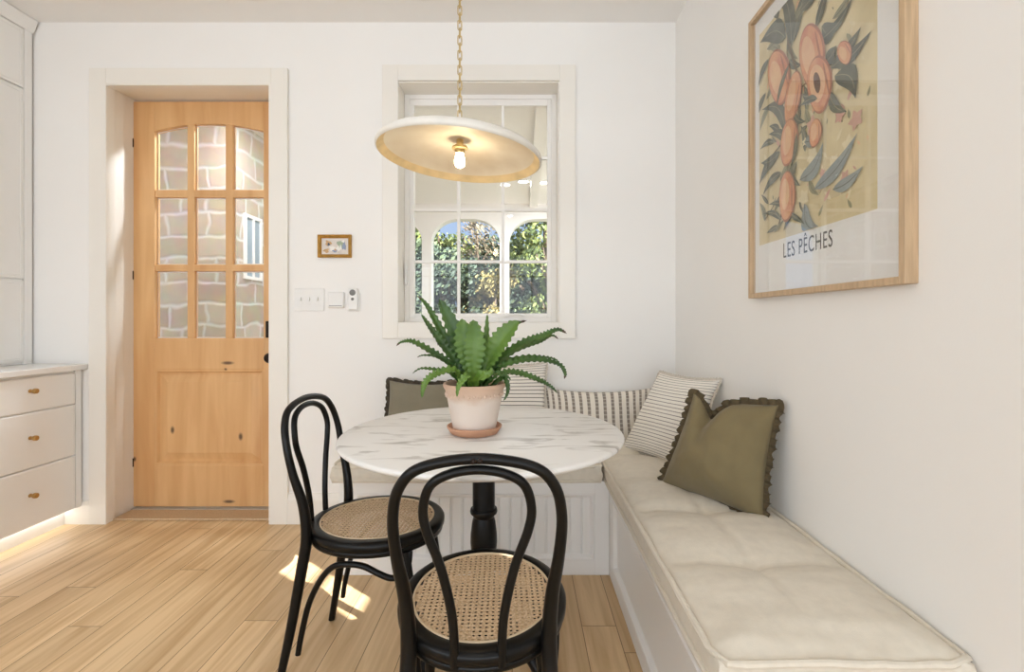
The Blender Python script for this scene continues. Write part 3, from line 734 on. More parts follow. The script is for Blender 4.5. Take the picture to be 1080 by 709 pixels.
keep(obj('panel_moulding', bm, M['bench'], smooth=False), b1)
bm = bmesh.new(); x = px0; P = [(px0, YQ+.021)]
nb = 20; pw = (px1-px0)/nb
prof = []
for k in range(nb):
    a = px0 + k*pw
    prof += [(a, YQ+.019), (a+.003, YQ+.014), (a+pw-.009, YQ+.014), (a+pw-.007, YQ+.018), (a+pw-.0045, YQ+.013), (a+pw-.002, YQ+.014)]
prof.append((px1, YQ+.019))
lo = [bm.verts.new((p[0], p[1], pz0)) for p in prof]; hi = [bm.verts.new((p[0], p[1], pz1)) for p in prof]
for i in range(len(prof)-1): bm.faces.new((lo[i], lo[i+1], hi[i+1], hi[i]))
keep(obj('beadboard_panel', bm, M['bench'], smooth=False), b1)

b2 = thing('storage_bench', 'white panelled built-in bench along the right wall under poster', 'bench', (.63, 1.6, 0))
keep(obj('carcass', boxes([(XQ+.022, .859, .90, YQ+.0205, 0, BT), (XQ+.0005, .859, YQ+.0225, 2.62, 0, BT)]), M['bench'], smooth=False), b2)
bm = bmesh.new(); qy0, qy1 = .97, 2.005
box(bm, XQ, XQ+.022, .90, qy0, 0, BT); box(bm, XQ, XQ+.022, qy1, YQ-.0005, 0, BT)
box(bm, XQ, XQ+.022, qy0, qy1, 0, pz0); box(bm, XQ, XQ+.022, qy0, qy1, pz1, BT)
keep(obj('face_frame', bm, M['bench'], smooth=False, bevel=.002), b2)
bm = bmesh.new(); L = []
for (ins, x) in ((0, XQ+.001), (.004, XQ-.003), (.010, XQ-.001), (.018, XQ+.012), (.022, XQ+.015)):
    L.append([bm.verts.new(p) for p in ((x, qy0+ins, pz0+ins), (x, qy1-ins, pz0+ins), (x, qy1-ins, pz1-ins), (x, qy0+ins, pz1-ins))])
for A, B in zip(L, L[1:]):
    for i in range(4): bm.faces.new((A[i], A[(i+1) % 4], B[(i+1) % 4], B[i]))
box(bm, XQ+.015, XQ+.0215, qy0+.002, qy1-.002, pz0+.002, pz1-.002)
keep(obj('recessed_panel', bm, M['bench'], smooth=False), b2)

def nz3(x, y, z): return noise.noise(Vector((x, y, z)))
def cushion(x0, x1, y0, y1, z0, z1, tufts, axis, cross=None, ruche=True):
    """mattress-style cushion: closed box grid with puffed top and wrinkled sides. tufts: crease positions along the long axis."""
    bm = bmesh.new(); nx = max(20, int((x1-x0)/.014)); ny = max(20, int((y1-y0)/.014)); nzv = 5
    def top(u, v):
        x = x0+(x1-x0)*u; y = y0+(y1-y0)*v
        l, s, w = (y, u, x1-x0) if axis == 'y' else (x, v, y1-y0)
        ds = [abs(l-t) for t in tufts]
        d = min(ds)
        near = math.exp(-abs(s-.5)*(x1-x0 if axis == 'y' else y1-y0)/.075)
        # cross seam creases run from the tuft towards both long edges, deepest at the tuft
        edge = min(s, 1-s)*2
        crease = math.exp(-(d/.014)**2)*(.006+.018*near) + math.exp(-(d/.06)**2)*.020*(.4+.6*near)
        mid = math.exp(-((s-.5)*.46/.014)**2)*.006
        e = min(u*(x1-x0), (1-u)*(x1-x0), v*(y1-y0), (1-v)*(y1-y0))
        crown = .024*min(1, e/.09)**.6
        wr = .0055*nz3(x*9, y*9, .3) + .006*nz3(x*26 if axis == 'x' else x*7, y*26 if axis == 'y' else y*7, 1.7)*min(1, .09/(e+.04))
        return z1 + crown - crease*min(1, e/.05+.15) - mid*min(1, e/.04) + wr*min(1, e/.02)
    G = [[bm.verts.new((x0+(x1-x0)*i/nx, y0+(y1-y0)*j/ny, top(i/nx, j/ny))) for j in range(ny+1)] for i in range(nx+1)]
    B = [[bm.verts.new((x0+(x1-x0)*i/nx, y0+(y1-y0)*j/ny, z0)) if True else None for j in range(ny+1)] for i in range(nx+1)]
    for i in range(nx):
        for j in range(ny):
            bm.faces.new((G[i][j], G[i+1][j], G[i+1][j+1], G[i][j+1])); bm.faces.new((B[i][j], B[i][j+1], B[i+1][j+1], B[i+1][j]))
    loop = [(i, 0) for i in range(nx)] + [(nx, j) for j in range(ny)] + [(i, ny) for i in range(nx, 0, -1)] + [(0, j) for j in range(ny, 0, -1)]
    nrm = {}
    rows = [[G[i][j] for i, j in loop]]
    cx, cy = (x0+x1)/2, (y0+y1)/2
    for r in range(1, nzv):
        rr = []
        for (i, j) in loop:
            x = x0+(x1-x0)*i/nx; y = y0+(y1-y0)*j/ny
            ox = (-1 if i == 0 else (1 if i == nx else 0)); oy = (-1 if j == 0 else (1 if j == ny else 0))
            t = r/nzv; bul = .006*math.sin(PI*t) - .004*math.exp(-((t-.28)/.08)**2) - .004*math.exp(-((t-.72)/.08)**2)
            if ruche: bul += .0035*nz3(x*38, y*38, t*2.5)
            rr.append(bm.verts.new((x+ox*bul, y+oy*bul, z1+(z0-z1)*t)))
        rows.append(rr)
    rows.append([B[i][j] for i, j in loop])
    n = len(loop)
    for a, b_ in zip(rows, rows[1:]):
        for k in range(n): bm.faces.new((a[k], b_[k], b_[(k+1) % n], a[(k+1) % n]))
    return bm
def piping_loop(x0, x1, y0, y1, z, r, wob=.004):
    P = []
    def seg(a, b_):
        n = max(2, int((Vector(b_)-Vector(a)).length/.03))
        for k in range(n):
            q = Vector(a).lerp(Vector(b_), k/n); P.append((q.x, q.y, z + wob*nz3(q.x*14, q.y*14, z*9), r*(1+.15*nz3(q.x*40, q.y*40, 4))))
    c = .018
    for a, b_ in (((x0+c, y0), (x1-c, y0)), ((x1, y0+c), (x1, y1-c)), ((x1-c, y1), (x0+c, y1)), ((x0, y1-c), (x0, y0+c))): seg(a+(0,), b_+(0,))
    bm = bmesh.new(); tube(bm, P, 8, closed=True); return bm
CZ0, CZ1 = BT+.001, .488
c2 = thing('bench_cushion', 'long oatmeal tufted seat cushion on the bench along right wall', 'cushion', (.61, 1.74, CZ0))
keep(obj('pad', cushion(.372, .850, .880, 2.60, CZ0, CZ1, (.90-.12, 1.235, 1.575, 1.905, 2.235, 2.6), 'y'), M['cushion'], ang=80), c2)
keep(obj('piping', piping_loop(.369, .851, .878, 2.602, CZ1+.002, .0075), M['cushion']), c2)
keep(obj('piping', piping_loop(.369, .851, .878, 2.602, CZ0+.010, .0075), M['cushion']), c2)
c1 = thing('bench_cushion', 'shorter oatmeal seat cushion on bench under window', 'cushion', (-.23, 2.33, CZ0))
keep(obj('pad', cushion(-.832, .350, 2.060, 2.60, CZ0, CZ1, (-.5, -.15, .2), 'x'), M['cushion'], ang=80), c1)
keep(obj('piping', piping_loop(-.834, .352, 2.058, 2.602, CZ1+.002, .0075), M['cushion']), c1)
keep(obj('piping', piping_loop(-.834, .352, 2.058, 2.602, CZ0+.010, .0075), M['cushion']), c1)

# ------------------------------------------------------------------ pillows
def pillow_mesh(w, h, t, chop=0.0, sag=0.0, seed=0, c=.07, n=44, slump=0.0, chopu=0.0, sh=(0, 0), pe=.48):
    """local: x width, z up (0..h), y thickness (front = -y). returns bmesh + boundary points"""
    bm = bmesh.new(); uvl = bm.loops.layers.uv.new('UVMap')
    def shp(u, v, side):
        x = u*w/2*(1-c*(1-v*v)); z = h/2 + v*h/2*(1-c*(1-u*u))
        q = max(0, (1-abs(u)**2.2)*(1-abs(v)**2.2)); y = side*t/2*q**pe
        if slump: y += side*slump*math.exp(-((v+.45)/.4)**2)*q**.5
        if chop:
            uc = u-chopu; g = math.exp(-(abs(uc)/.27)**1.5)*max(0, (v+.15)/1.15)**1.6
            z -= chop*g
            y *= 1-.5*math.exp(-(uc/.20)**2)*max(0, v)**1.0
            y += side*.014*math.exp(-((abs(uc)-.38)/.2)**2)*max(0, v)*(1-abs(u)**3)
        z -= sag*(1-u*u)*max(0, .5+.5*v)
        y += side*q**.4*(.006*nz3(u*3+seed, v*3, side) + .003*nz3(u*8+seed, v*8, side*2.))
        x += max(0, z)/h*(sh[0] - sh[1]*u)
        return Vector((x, y, z))
    F_ = {}
    for side in (-1, 1):
        for i in range(n+1):
            for j in range(n+1):
                u = math.sin((i/n-.5)*PI)*.35 + (2*i/n-1)*.65; v = math.sin((j/n-.5)*PI)*.35 + (2*j/n-1)*.65
                if (i in (0, n) or j in (0, n)) and side == 1: F_[(1, i, j)] = F_[(-1, i, j)]
                else: F_[(side, i, j)] = bm.verts.new(shp(u, v, side))
    for side in (-1, 1):
        for i in range(n):
            for j in range(n):
                ij = ((i, j), (i+1, j), (i+1, j+1), (i, j+1))
                if side == 1: ij = ij[::-1]
                f = bm.faces.new([F_[(side,)+q] for q in ij])
                for lp, q in zip(f.loops, ij): lp[uvl].uv = (q[0]/n, q[1]/n)
    loop = [(i, 0) for i in range(n)] + [(n, j) for j in range(n)] + [(i, n) for i in range(n, 0, -1)] + [(0, j) for j in range(n, 0, -1)]
    bd = [F_[(-1,)+q].co.copy() for q in loop]
    return bm, bd
def ruffle_mesh(bd, wid, amp, freq, cz):
    """gathered frill round the boundary"""
    bm = bmesh.new(); P = []
    N = len(bd)
    for k in range(N):
        a, b_ = bd[k], bd[(k+1) % N]; m = max(2, int((b_-a).length/.0028))
        for s in range(m): P.append(a.lerp(b_, s/m))
    N = len(P); ctr = Vector((0, 0, cz)); rows = [[], [], [], []]; s = 0
    for k in range(N):
        t = (P[(k+3) % N]-P[k-3]); t.y = 0; t.normalize(); o = Vector((t.z, 0, -t.x))
        if o.dot(P[k]-ctr) < 0: o = -o
        s += (P[k]-P[k-1]).length if k else 0
        ph = s*freq + 1.3*nz3(s*9, .2, 0)
        for r, f in enumerate((-.12, .25, .65, 1.0)):
            q = P[k] + o*wid*f*(1+.18*nz3(s*60, r, 3)+.14*math.sin(ph*.5+r)) + Vector((0, amp*f*math.sin(ph)+.3*amp*f*math.sin(2.3*ph), 0)) + t*amp*.5*f*math.cos(ph)
            q.z = max(q.z, .001*r)
            rows[r].append(bm.verts.new(q))
    for a, b_ in zip(rows, rows[1:]):
        for k in range(N): bm.faces.new((a[k], a[(k+1) % N], b_[(k+1) % N], b_[k]))
    return bm
def pillow(label, w, h, t, loc, rz, lean, m, mr=None, rw=.02, roll=0.0, fringe=False, **kw):
    p = thing('throw_pillow', label, 'pillow', loc)
    p.rotation_euler = Matrix.Rotation(rz, 3, 'Z').__matmul__(Matrix.Rotation(lean, 3, 'X')).__matmul__(Matrix.Rotation(roll, 3, 'Y')).to_euler()
    bm, bd = pillow_mesh(w, h, t, **kw)
    obj('cover', bm, m, p, ang=180)
    if mr: obj('ruffle' if not fringe else 'fringe', ruffle_mesh(bd, rw, .009 if not fringe else .002, 210 if not fringe else 900, h/2), mr, p, ang=180)
    return p
ST = CZ1 + .008
# facing direction of the two pillows in the corner of the long cushion
rzA = math.atan2(-.84, .54)
pillow('olive linen square pillow with ruffled edge, chopped top, against right wall', .40, .372, .18, (.656, 1.664, ST-.004), -.95, -.17, M['olive'], M['olive_r'], .021, chop=.075, chopu=-.36, seed=2, slump=.015, sh=(.062, .044), pe=.68)
pillow('ivory thin grey striped square pillow leaning behind the olive one', .42, .405, .15, (.610, 2.170, ST-.004), -1.05, -.30, M['thin_stripe'], M['fringe'], .012, fringe=True, seed=5, sh=(.095, .04))
pillow('wide lumbar pillow with dashed grey vertical stripes in the corner', .62, .29, .13, (.41, 2.475, ST-.006), -.03, -.28, M['wide_stripe'], None, chop=.0, sag=.02, seed=8, c=.05)
pillow('square pillow with fine horizontal grey stripes behind the potted fern', .43, .42, .13, (-.075, 2.44, ST-.004), .04, -.26, M['thin_stripe2'], M['fringe'], .010, fringe=True, seed=11)
pillow('olive pillow with shade greyed into its colour and dark ruffled edge at left end of bench', .50, .335, .14, (-.475, 2.42, ST-.004), .02, -.30, M['sage'], M['olive_r_shaded'], .019, sag=.012, seed=14, sh=(-.015, .035))

# ------------------------------------------------------------------ table
TC = (-.132, 1.643)
tb = thing('dining_table', 'round white marble topped pedestal table with black turned base', 'table', (TC[0], TC[1], 0))
bm = bmesh.new(); lathe(bm, [(0, .724), (.44, .724), (.468, .728), (.479, .735), (.482, .741), (.480, .7465), (.474, .75), (0, .75)], 128, capt=False)
obj('table_top', bm, M['marble'], tb, ang=60)
bm = bmesh.new()
lathe(bm, [(0, .724), (.16, .724), (.16, .716), (.06, .700), (.039, .69), (.039, .485), (.040, .478), (.046, .476), (.048, .468), (.046, .461), (.040, .459), (.038, .452), (.036, .448), (.041, .43), (.046, .39), (.047, .36), (.043, .315), (.034, .27), (.030, .25),
           (.038, .246), (.042, .236), (.038, .226), (.034, .222), (.05, .19), (.056, .16), (.056, .06), (.048, .05), (0, .05)], 40, capt=False)
obj('pedestal', bm, M['black'], tb)
for k in range(4):
    a = PI/4 + k*PI/2; bm = bmesh.new()
    pts = catmull([(.045, 0, .15, .026), (.12, 0, .14, .026), (.20, 0, .09, .022), (.27, 0, .035, .018), (.315, 0, .022, .021), (.335, 0, .024, .014)], 6)
    tube(bm, pts, 14); bmesh.ops.scale(bm, vec=(1, .8, 1), verts=bm.verts); bmesh.ops.rotate(bm, matrix=Matrix.Rotation(a, 3, 'Z'), verts=bm.verts)
    zmin = min(v.co.z for v in bm.verts)
    bmesh.ops.translate(bm, vec=(0, 0, -zmin), verts=bm.verts)
    obj('foot', bm, M['black'], tb)

# ------------------------------------------------------------------ potted fern
PC = Vector((-.160, 1.60, .75))
bm = bmesh.new()
lathe(bm, [(0, 0), (.068, 0), (.080, .004), (.092, .022), (.0935, .027), (.090, .029), (.086, .026), (.076, .010), (.070, .008), (0, .008)], 56, capt=False)
o = obj('plant_saucer', bm, M['terracotta'], ang=60); o.location = PC; tag(o, 'terracotta saucer under the fern pot on the marble table', 'saucer')
pf = thing('potted_fern', 'wavy-leaved green fern in whitewashed clay pot on marble table', 'potted plant', (PC.x, PC.y, PC.z+.0085))
bm = bmesh.new()
lathe(bm, [(0, 0), (.070, 0), (.0715, .003), (.0935, .118), (.0965, .121), (.0985, .140), (.1045, .150), (.1065, .158), (.105, .163), (.099, .163), (.096, .155), (.092, .140), (0, .138)], 64, capt=False)
pot = obj('pot', bm, M['pot'], pf, ang=50)
bm = bmesh.new()
for k in range(34):      # little scalloped garland relief under the rim
    a = 2*PI*k/34
    ico(bm, .0056, (.0965*math.cos(a), .0965*math.sin(a), .128 - .003*(k % 2)), (.9, .9, 1.4), 1)
obj('relief_band', bm, M['pot'], pot)
bm = bmesh.new(); lathe(bm, [(0, .150), (.05, .149), (.093, .144)], 32, capt=False)
obj('soil', bm, M['soil'], pf)
pb = Vector((PC.x, PC.y, PC.z+.0085))
def frond(pts, W, waves=9, amp=.006, tipdark=True, light=False, fold=.25, faceup=None, wpow=.75, n=110, taper=.35):
    """leaf blade along a spline through world points; crinkled margins, folded midrib; W = half width"""
    ctrl = [tuple(Vector(p)-pb) for p in pts]
    path = catmull(ctrl, max(6, n//(len(ctrl)-1))); N = len(path)
    bm = bmesh.new(); cols_ = 7; grid = []
    upr = Vector(faceup) if faceup else Vector((0, 0, 1))
    sd = random.uniform(0, 6)
    for k in range(N):
        t = k/(N-1); p = Vector(path[k]); tg = (Vector(path[min(N-1, k+1)])-Vector(path[max(0, k-1)])).normalized()
        s = tg.cross(upr)
        if s.length < .05: s = tg.cross(Vector((0, -1, .2)))
        s.normalize(); nn = s.cross(tg).normalized()
        hw = W*(math.sin(PI*min(1, (t*.94+.03))**wpow))*(1-taper*t) + .0012
        if t > .93: hw *= max(.12, (1-t)/.07)
        row = []
        for c_ in range(cols_):
            e = (c_/(cols_-1)-.5)*2
            ph = t*waves*1.5*2*PI + sd + (0 if e < 0 else 1.3)
            ww = hw*e*(1+.13*abs(e)**3*math.sin(ph))
            off = fold*hw*abs(e) + amp*.62*(abs(e)**2.2)*math.sin(ph+.9)*min(1, hw/.012) - .0015*(abs(e) < .1)
            row.append(bm.verts.new(p + s*ww + nn*off))
        grid.append(row)
    for a, b_ in zip(grid, grid[1:]):
        k = grid.index(a)
        for c_ in range(cols_-1):
            f = bm.faces.new((a[c_], a[c_+1], b_[c_+1], b_[c_]))
            f.material_index = 1 if (tipdark and k/(N-1) > .88) else 0
    return obj('frond', bm, None, pf, mats=[M['frond_l'] if light else M['frond'], M['frond_tip']], ang=180)
def W3(px, py, dy): return pt(px, py, 1.60+dy)
base = Vector((PC.x, PC.y, .905))
def B(dx=0, dy=0): return base + Vector((dx, dy, 0))
FV = (0, -1, .35)       # upright leaves present their face to the room
R_ = random.Random(4)
# upright broad leaves
frond([B(-.02, .0), W3(492, 380, -.01), W3(478, 345, .0), W3(463, 315, .01)], .027, 9, .004, False, faceup=FV, wpow=1.25, taper=.1)
frond([B(-.01, -.02), W3(494, 385, -.03), W3(490, 360, -.035), W3(487, 336, -.02)], .031, 8, .003, False, True, faceup=FV, wpow=1.45, taper=0)
frond([B(.0, -.03), W3(500, 388, -.045), W3(501, 362, -.05), W3(499, 337, -.03)], .032, 8, .003, False, True, faceup=FV, wpow=1.4, taper=0)
frond([B(.005, .03), W3(510, 380, .03), W3(513, 352, .04), W3(514, 331, .05)], .016, 7, .005, False, True, faceup=FV)
frond([B(.02, -.02), W3(515, 383, -.02), W3(529, 358, -.03), W3(547, 338, -.03)], .034, 9, .003, False, True, faceup=(-.3, -1, .4), wpow=1.4, taper=0)
frond([B(.02, .02), W3(517, 372, .04), W3(532, 347, .06), W3(556, 338, .06)], .018, 9, .005, True, faceup=FV)
# arching left
frond([B(-.03, .02), W3(484, 384, .02), W3(463, 345, .03), W3(450, 322, .04), W3(440, 312, .05)], .016, 12, .006, True, faceup=(.3, -1, .6))
frond([B(-.03, -.02), W3(482, 385, -.02), W3(466, 362, -.02), W3(452, 343, -.01), W3(444, 331, 0)], .018, 12, .006, False, faceup=(.4, -1, .8))
frond([B(-.03, -.03), W3(478, 387, -.03), W3(458, 373, -.04), W3(436, 361, -.04), W3(424, 361, -.04), W3(418, 365, -.04)], .015, 15, .006, True, faceup=(.2, -.8, 1))
frond([B(-.03, .04), W3(482, 385, .05), W3(470, 365, .08), W3(463, 359, .10), W3(462, 365, .10)], .009, 8, .004, True, faceup=(.2, -.8, 1))
frond([B(-.03, .05), W3(478, 388, .08), W3(462, 377, .10), W3(447, 375, .12), W3(440, 377, .12)], .009, 9, .004, True, faceup=(.1, -.7, 1))
frond([B(-.03, -.01), W3(474, 393, .02), W3(458, 390, .04), W3(444, 389, .05), W3(435, 394, .05)], .010, 9, .005, False, faceup=(.1, -.7, 1))
frond([B(-.03, -.05), W3(480, 391, -.08), W3(462, 394, -.11), W3(450, 402, -.13), W3(446, 412, -.135), W3(445, 420, -.135)], .015, 12, .006, False, True, faceup=(.1, -.8, 1))
# arching right
frond([B(.03, .0), W3(524, 383, .0), W3(550, 364, .01), W3(572, 355, .01), W3(588, 348, .02), W3(598, 352, .02)], .020, 16, .006, True, faceup=(-.3, -1, .8))
frond([B(.03, .03), W3(524, 380, .05), W3(550, 367, .08), W3(570, 360, .09), W3(582, 354, .10), W3(589, 358, .10)], .012, 14, .005, True, faceup=(-.3, -1, .8))
frond([B(.03, .05), W3(528, 384, .09), W3(552, 377, .13), W3(572, 377, .14), W3(585, 379, .15), W3(590, 384, .15)], .011, 12, .005, True, faceup=(-.1, -.7, 1))
frond([B(.03, -.01), W3(524, 390, -.03), W3(548, 381, -.04), W3(572, 380, -.05), W3(590, 385, -.05), W3(596, 394, -.05), W3(595, 400, -.05)], .014, 16, .006, True, faceup=(-.1, -.8, 1))
frond([B(.03, -.03), W3(528, 394, -.06), W3(548, 394, -.08), W3(568, 401, -.09), W3(581, 408, -.09), W3(588, 415, -.09)], .013, 15, .006, False, faceup=(-.1, -.8, 1))
# small low leaves over the rim
frond([B(-.01, -.06), W3(494, 396, -.12), W3(487, 402, -.14), W3(483, 410, -.15), W3(482, 419, -.15)], .012, 6, .004, False, True, faceup=(.2, -1, .8))
frond([B(.05, -.03), W3(530, 398, -.05), W3(535, 406, -.06), W3(535, 415, -.06), W3(531, 423, -.06)], .009, 7, .004, False, faceup=(.5, -1, .4))
frond([B(0, -.05), W3(505, 398, -.11), W3(511, 396, -.13), W3(517, 393, -.13), W3(519, 388, -.125)], .018, 4, .005, False, True, faceup=(0, -1, .5))
frond([B(.02, -.05), W3(514, 397, -.10), W3(524, 394, -.11), W3(533, 396, -.11), W3(539, 401, -.11)], .012, 8, .005, False, faceup=(0, -.8, 1))
for k in range(11):      # dense short leaves of the heart
    a = R_.uniform(0, 2*PI); l = R_.uniform(.05, .085); q = B(.03*math.cos(a), .03*math.sin(a))
    frond([q, q+Vector((math.cos(a)*l*.35, math.sin(a)*l*.35, l*.7)), q+Vector((math.cos(a)*l*.9, math.sin(a)*l*.9, l*.95))], .016, 5, .005, False, R_.random() < .3, faceup=(-math.cos(a), -math.sin(a), .7), n=30)

# ------------------------------------------------------------------ bentwood chairs
SRX, SRY, SZ = .2025, .222, .471; DZ = .006
def mirror(P): return [(-p[0],)+tuple(p[1:]) for p in P]
def make_chair(label):
    c = thing('bentwood_chair', label, 'chair', group=None)
    half = [(.172, -.250, 0, .0115), (.166, -.232, .09, .013), (.158, -.212, .20, .0148), (.149, -.186, .36, .0168), (.146, -.172, .46, .0168), (.151, -.180, .56, .0148), (.163, -.206, .66, .0122),
            (.1665, -.224, .745, .0112), (.150, -.240, .812, .0110), (.105, -.250, .853, .0108)]
    full = half + [(0, -.254, .870, .0108)] + mirror(half)[::-1]
    bm = bmesh.new(); tube(bm, catmull(full, 7), 14); obj('back_frame', bm, M['black'], c, ang=70)
    hi_ = [(.047, -.208, .440, .0095), (.051, -.214, .54, .0095), (.072, -.222, .642, .0095), (.099, -.230, .72, .0095), (.1055, -.234, .768, .0095), (.090, -.243, .816, .0095), (.050, -.249, .840, .0095)]
    bm = bmesh.new(); tube(bm, catmull(hi_ + [(0, -.250, .8475, .0095)] + mirror(hi_)[::-1], 7), 12); obj('inner_hoop', bm, M['black'], c, ang=70)
    # seat ring (rounded section) with a thin apron below
    bm = bmesh.new(); seg = 72
    sec = [(-.040, .455), (-.040, .462), (-.036, .4655), (-.012, .4655), (-.004, .463), (0, .456), (-.001, .440), (-.005, .4365), (-.007, .434), (-.005, .431), (-.007, .421), (-.012, .417), (-.034, .417), (-.040, .421)]
    rings = []
    for k in range(seg):
        a = 2*PI*k/seg
        rings.append([bm.verts.new(((SRX+d)*math.cos(a), (SRY+d)*math.sin(a), z+DZ)) for d, z in sec])
    for k in range(seg):
        A, B_ = rings[k], rings[(k+1) % seg]
        for i in range(len(sec)): bm.faces.new((A[i], B_[i], B_[(i+1) % len(sec)], A[(i+1) % len(sec)]))
    obj('seat_ring', bm, M['black'], c, ang=50)
    # woven cane: a sheet pierced by octagonal holes, denser pattern like hand caning
    bm = bmesh.new(); p = .0133; rx, ry = SRX-.036, SRY-.036; zc = .4695; cache = {}
    def V(x, y):
        k = (round(x, 5), round(y, 5))
        if k not in cache: cache[k] = bm.verts.new((x, y, zc))
        return cache[k]
    nn_ = int(.2/p)+1
    for i in range(-nn_, nn_+1):
        for j in range(-nn_, nn_+1):
            x, y = i*p, j*p
            inside = ((abs(x)+p*.5)/rx)**2 + ((abs(y)+p*.5)/ry)**2
            near = ((abs(x)-p*.5)/rx)**2 + ((abs(y)-p*.5)/ry)**2
            if near > 1.0: continue
            h_ = p/2
            sq = [(-1, -1), (0, -1), (1, -1), (1, 0), (1, 1), (0, 1), (-1, 1), (-1, 0)]
            if inside > 1.0: 
                vs = []
                for a, b_ in sq:
                    xx, yy_ = x+a*h_, y+b_*h_; q = math.hypot(xx/rx, yy_/ry)
                    vs.append((xx, yy_))
                if all(math.hypot(a/(rx+.004), b_/(ry+.004)) < 1 for a, b_ in vs):
                    try: bm.faces.new([V(*q) for q in vs])
                    except ValueError: pass
                continue
            hr = p*.265
            O = [V(x+a*h_, y+b_*h_) for a, b_ in sq]
            I = [bm.verts.new((x+hr*math.cos(math.atan2(b_, a)), y+hr*math.sin(math.atan2(b_, a)), zc-.0006)) for a, b_ in sq]
            for k in range(8):
                f = bm.faces.new((O[k], O[(k+1) % 8], I[(k+1) % 8], I[k]))
    cane = obj('cane_seat', bm, M['cane'], c, smooth=False)
    sm = cane.modifiers.new('thickness', 'SOLIDIFY'); sm.thickness = .0016; sm.offset = -1
    bm = bmesh.new()
    P = [((rx-.001)*math.cos(2*PI*k/72), (ry-.001)*math.sin(2*PI*k/72), .4705, .0034) for k in range(72)]
    tube(bm, P, 8, closed=True); obj('cane_spline', bm, M['cane_edge'], c)
    for s in (-1, 1):
        L = [(s*.138, .135, .425, .0165), (s*.143, .150, .34, .0165), (s*.155, .170, .18, .0145), (s*.168, .195, 0.0, .0115)]
        bm = bmesh.new(); tube(bm, catmull(L, 7), 14); obj('leg', bm, M['black'], c, ang=70)
        Bp = [(s*.152, -.196, .100, .0085), (s*.150, -.186, .16, .009), (s*.152, -.160, .26, .0092), (s*.160, -.115, .345, .0092), (s*.170, -.070, .388, .0092), (s*.176, -.020, .3985, .0092), (s*.176, .025, .394, .0092), (s*.173, .070, .372, .0092), (s*.166, .105, .357, .0092), (s*.155, .132, .362, .009), (s*.142, .150, .388, .009), (s*.132, .152, .424, .0085)]
        bm = bmesh.new(); tube(bm, catmull(Bp, 6), 12); obj('brace', bm, M['black'], c, ang=70)
        bm = bmesh.new()
        ico(bm, .0055, (s*.006, -.2655, .868), (1, .6, 1), 2); obj('screw', bm, M['bronze'], c)
    return c
ch1 = make_chair('black bentwood chair in the foreground, back turned to the camera')
ch1.location = (-.094, 1.150, 0); ch1.rotation_euler = (0, 0, .035)
ch2 = ch1.copy(); COL.objects.link(ch2)
for part in list(ch1.children):
    q = part.copy(); COL.objects.link(q); q.parent = ch2
ch2['label'] = 'black bentwood chair seen side-on at left side of table'
for c in (ch1, ch2): c['group'] = 'cane seated bentwood chairs at the table'
ch2.location = (-.484, 1.588, 0); ch2.rotation_euler = (0, 0, -PI/2 - math.radians(4.5))

# ------------------------------------------------------------------ pendant lamp
LP = Vector((-.216, 1.643, 1.700))
lp = thing('pendant_lamp', 'white plaster dish pendant hanging from a brass chain over table', 'pendant lamp', LP)
tilt = Matrix.Rotation(math.radians(4.5), 4, 'Y')
Rr = .287
bm = bmesh.new()
outer = [(Rr-.006, 0), (Rr-.001, .003), (Rr, .010), (Rr-.003, .020), (Rr-.020, .034), (.22, .052), (.14, .066), (.06, .074), (.03, .076), (0, .076)]
lathe(bm, outer, 96, capt=False); bmesh.ops.transform(bm, matrix=tilt, verts=bm.verts)
shade = obj('shade', bm, M['plaster'], lp, ang=60)
bm = bmesh.new()
lathe(bm, [(Rr-.006, 0), (Rr-.011, .003), (Rr-.016, .012), (Rr-.028, .022)], 96, capt=False, mi=1)
lathe(bm, [(Rr-.028, .022), (.22, .041), (.14, .056), (.06, .065), (0, .066)], 96, capt=False, mi=0)
bmesh.ops.remove_doubles(bm, verts=bm.verts, dist=1e-5)
bmesh.ops.transform(bm, matrix=tilt, verts=bm.verts)
obj('shade_lining', bm, None, lp, ang=60, mats=[M['shade_in'], M['shade_lip']])
bm = bmesh.new(); lathe(bm, [(0, .068), (.012, .066), (.012, .046), (.026, .042), (.028, .036), (.026, .033), (.017, .031), (.016, .018), (0, .018)], 32, capt=False)
obj('lamp_holder', bm, M['gold'], lp)
bm = bmesh.new(); lathe(bm, [(0, .026), (.0125, .024), (.013, .012), (.0165, .002), (.0185, -.008), (.018, -.017), (.014, -.026), (.007, -.031), (0, -.032)], 28, capt=False)
obj('bulb', bm, M['bulb'], lp)
bm = bmesh.new(); lathe(bm, [(0, .073), (.02, .074), (.02, .080), (.010, .084), (.006, .094), (0, .095)], 24, capt=False)
obj('finial', bm, M['gold'], lp)
bm = bmesh.new()
z = .100; zt = H - LP.z - .012; k = 0; pitch = .0262
while z < zt:
    a = .35 + (PI/2)*(k % 2)
    lk = []
    for s in range(20):
        q = 2*PI*s/20; r = .0068; hh = .0105
        x = r*math.cos(q); zz = (hh*(1 if math.sin(q) > 0 else -1) if abs(math.sin(q)) > .05 else 0) + r*math.sin(q)
        lk.append((x*math.cos(a), x*math.sin(a), z+zz, .0021))
    tube(bm, lk, 7, closed=True); z += pitch; k += 1
obj('chain', bm, M['gold'], lp)
bm = bmesh.new(); lathe(bm, [(0, H-LP.z), (.065, H-LP.z), (.065, H-LP.z-.008), (.055, H-LP.z-.02), (.015, H-LP.z-.026), (0, H-LP.z-.03)], 40, capt=False)
obj('ceiling_canopy', bm, M['gold'], lp)

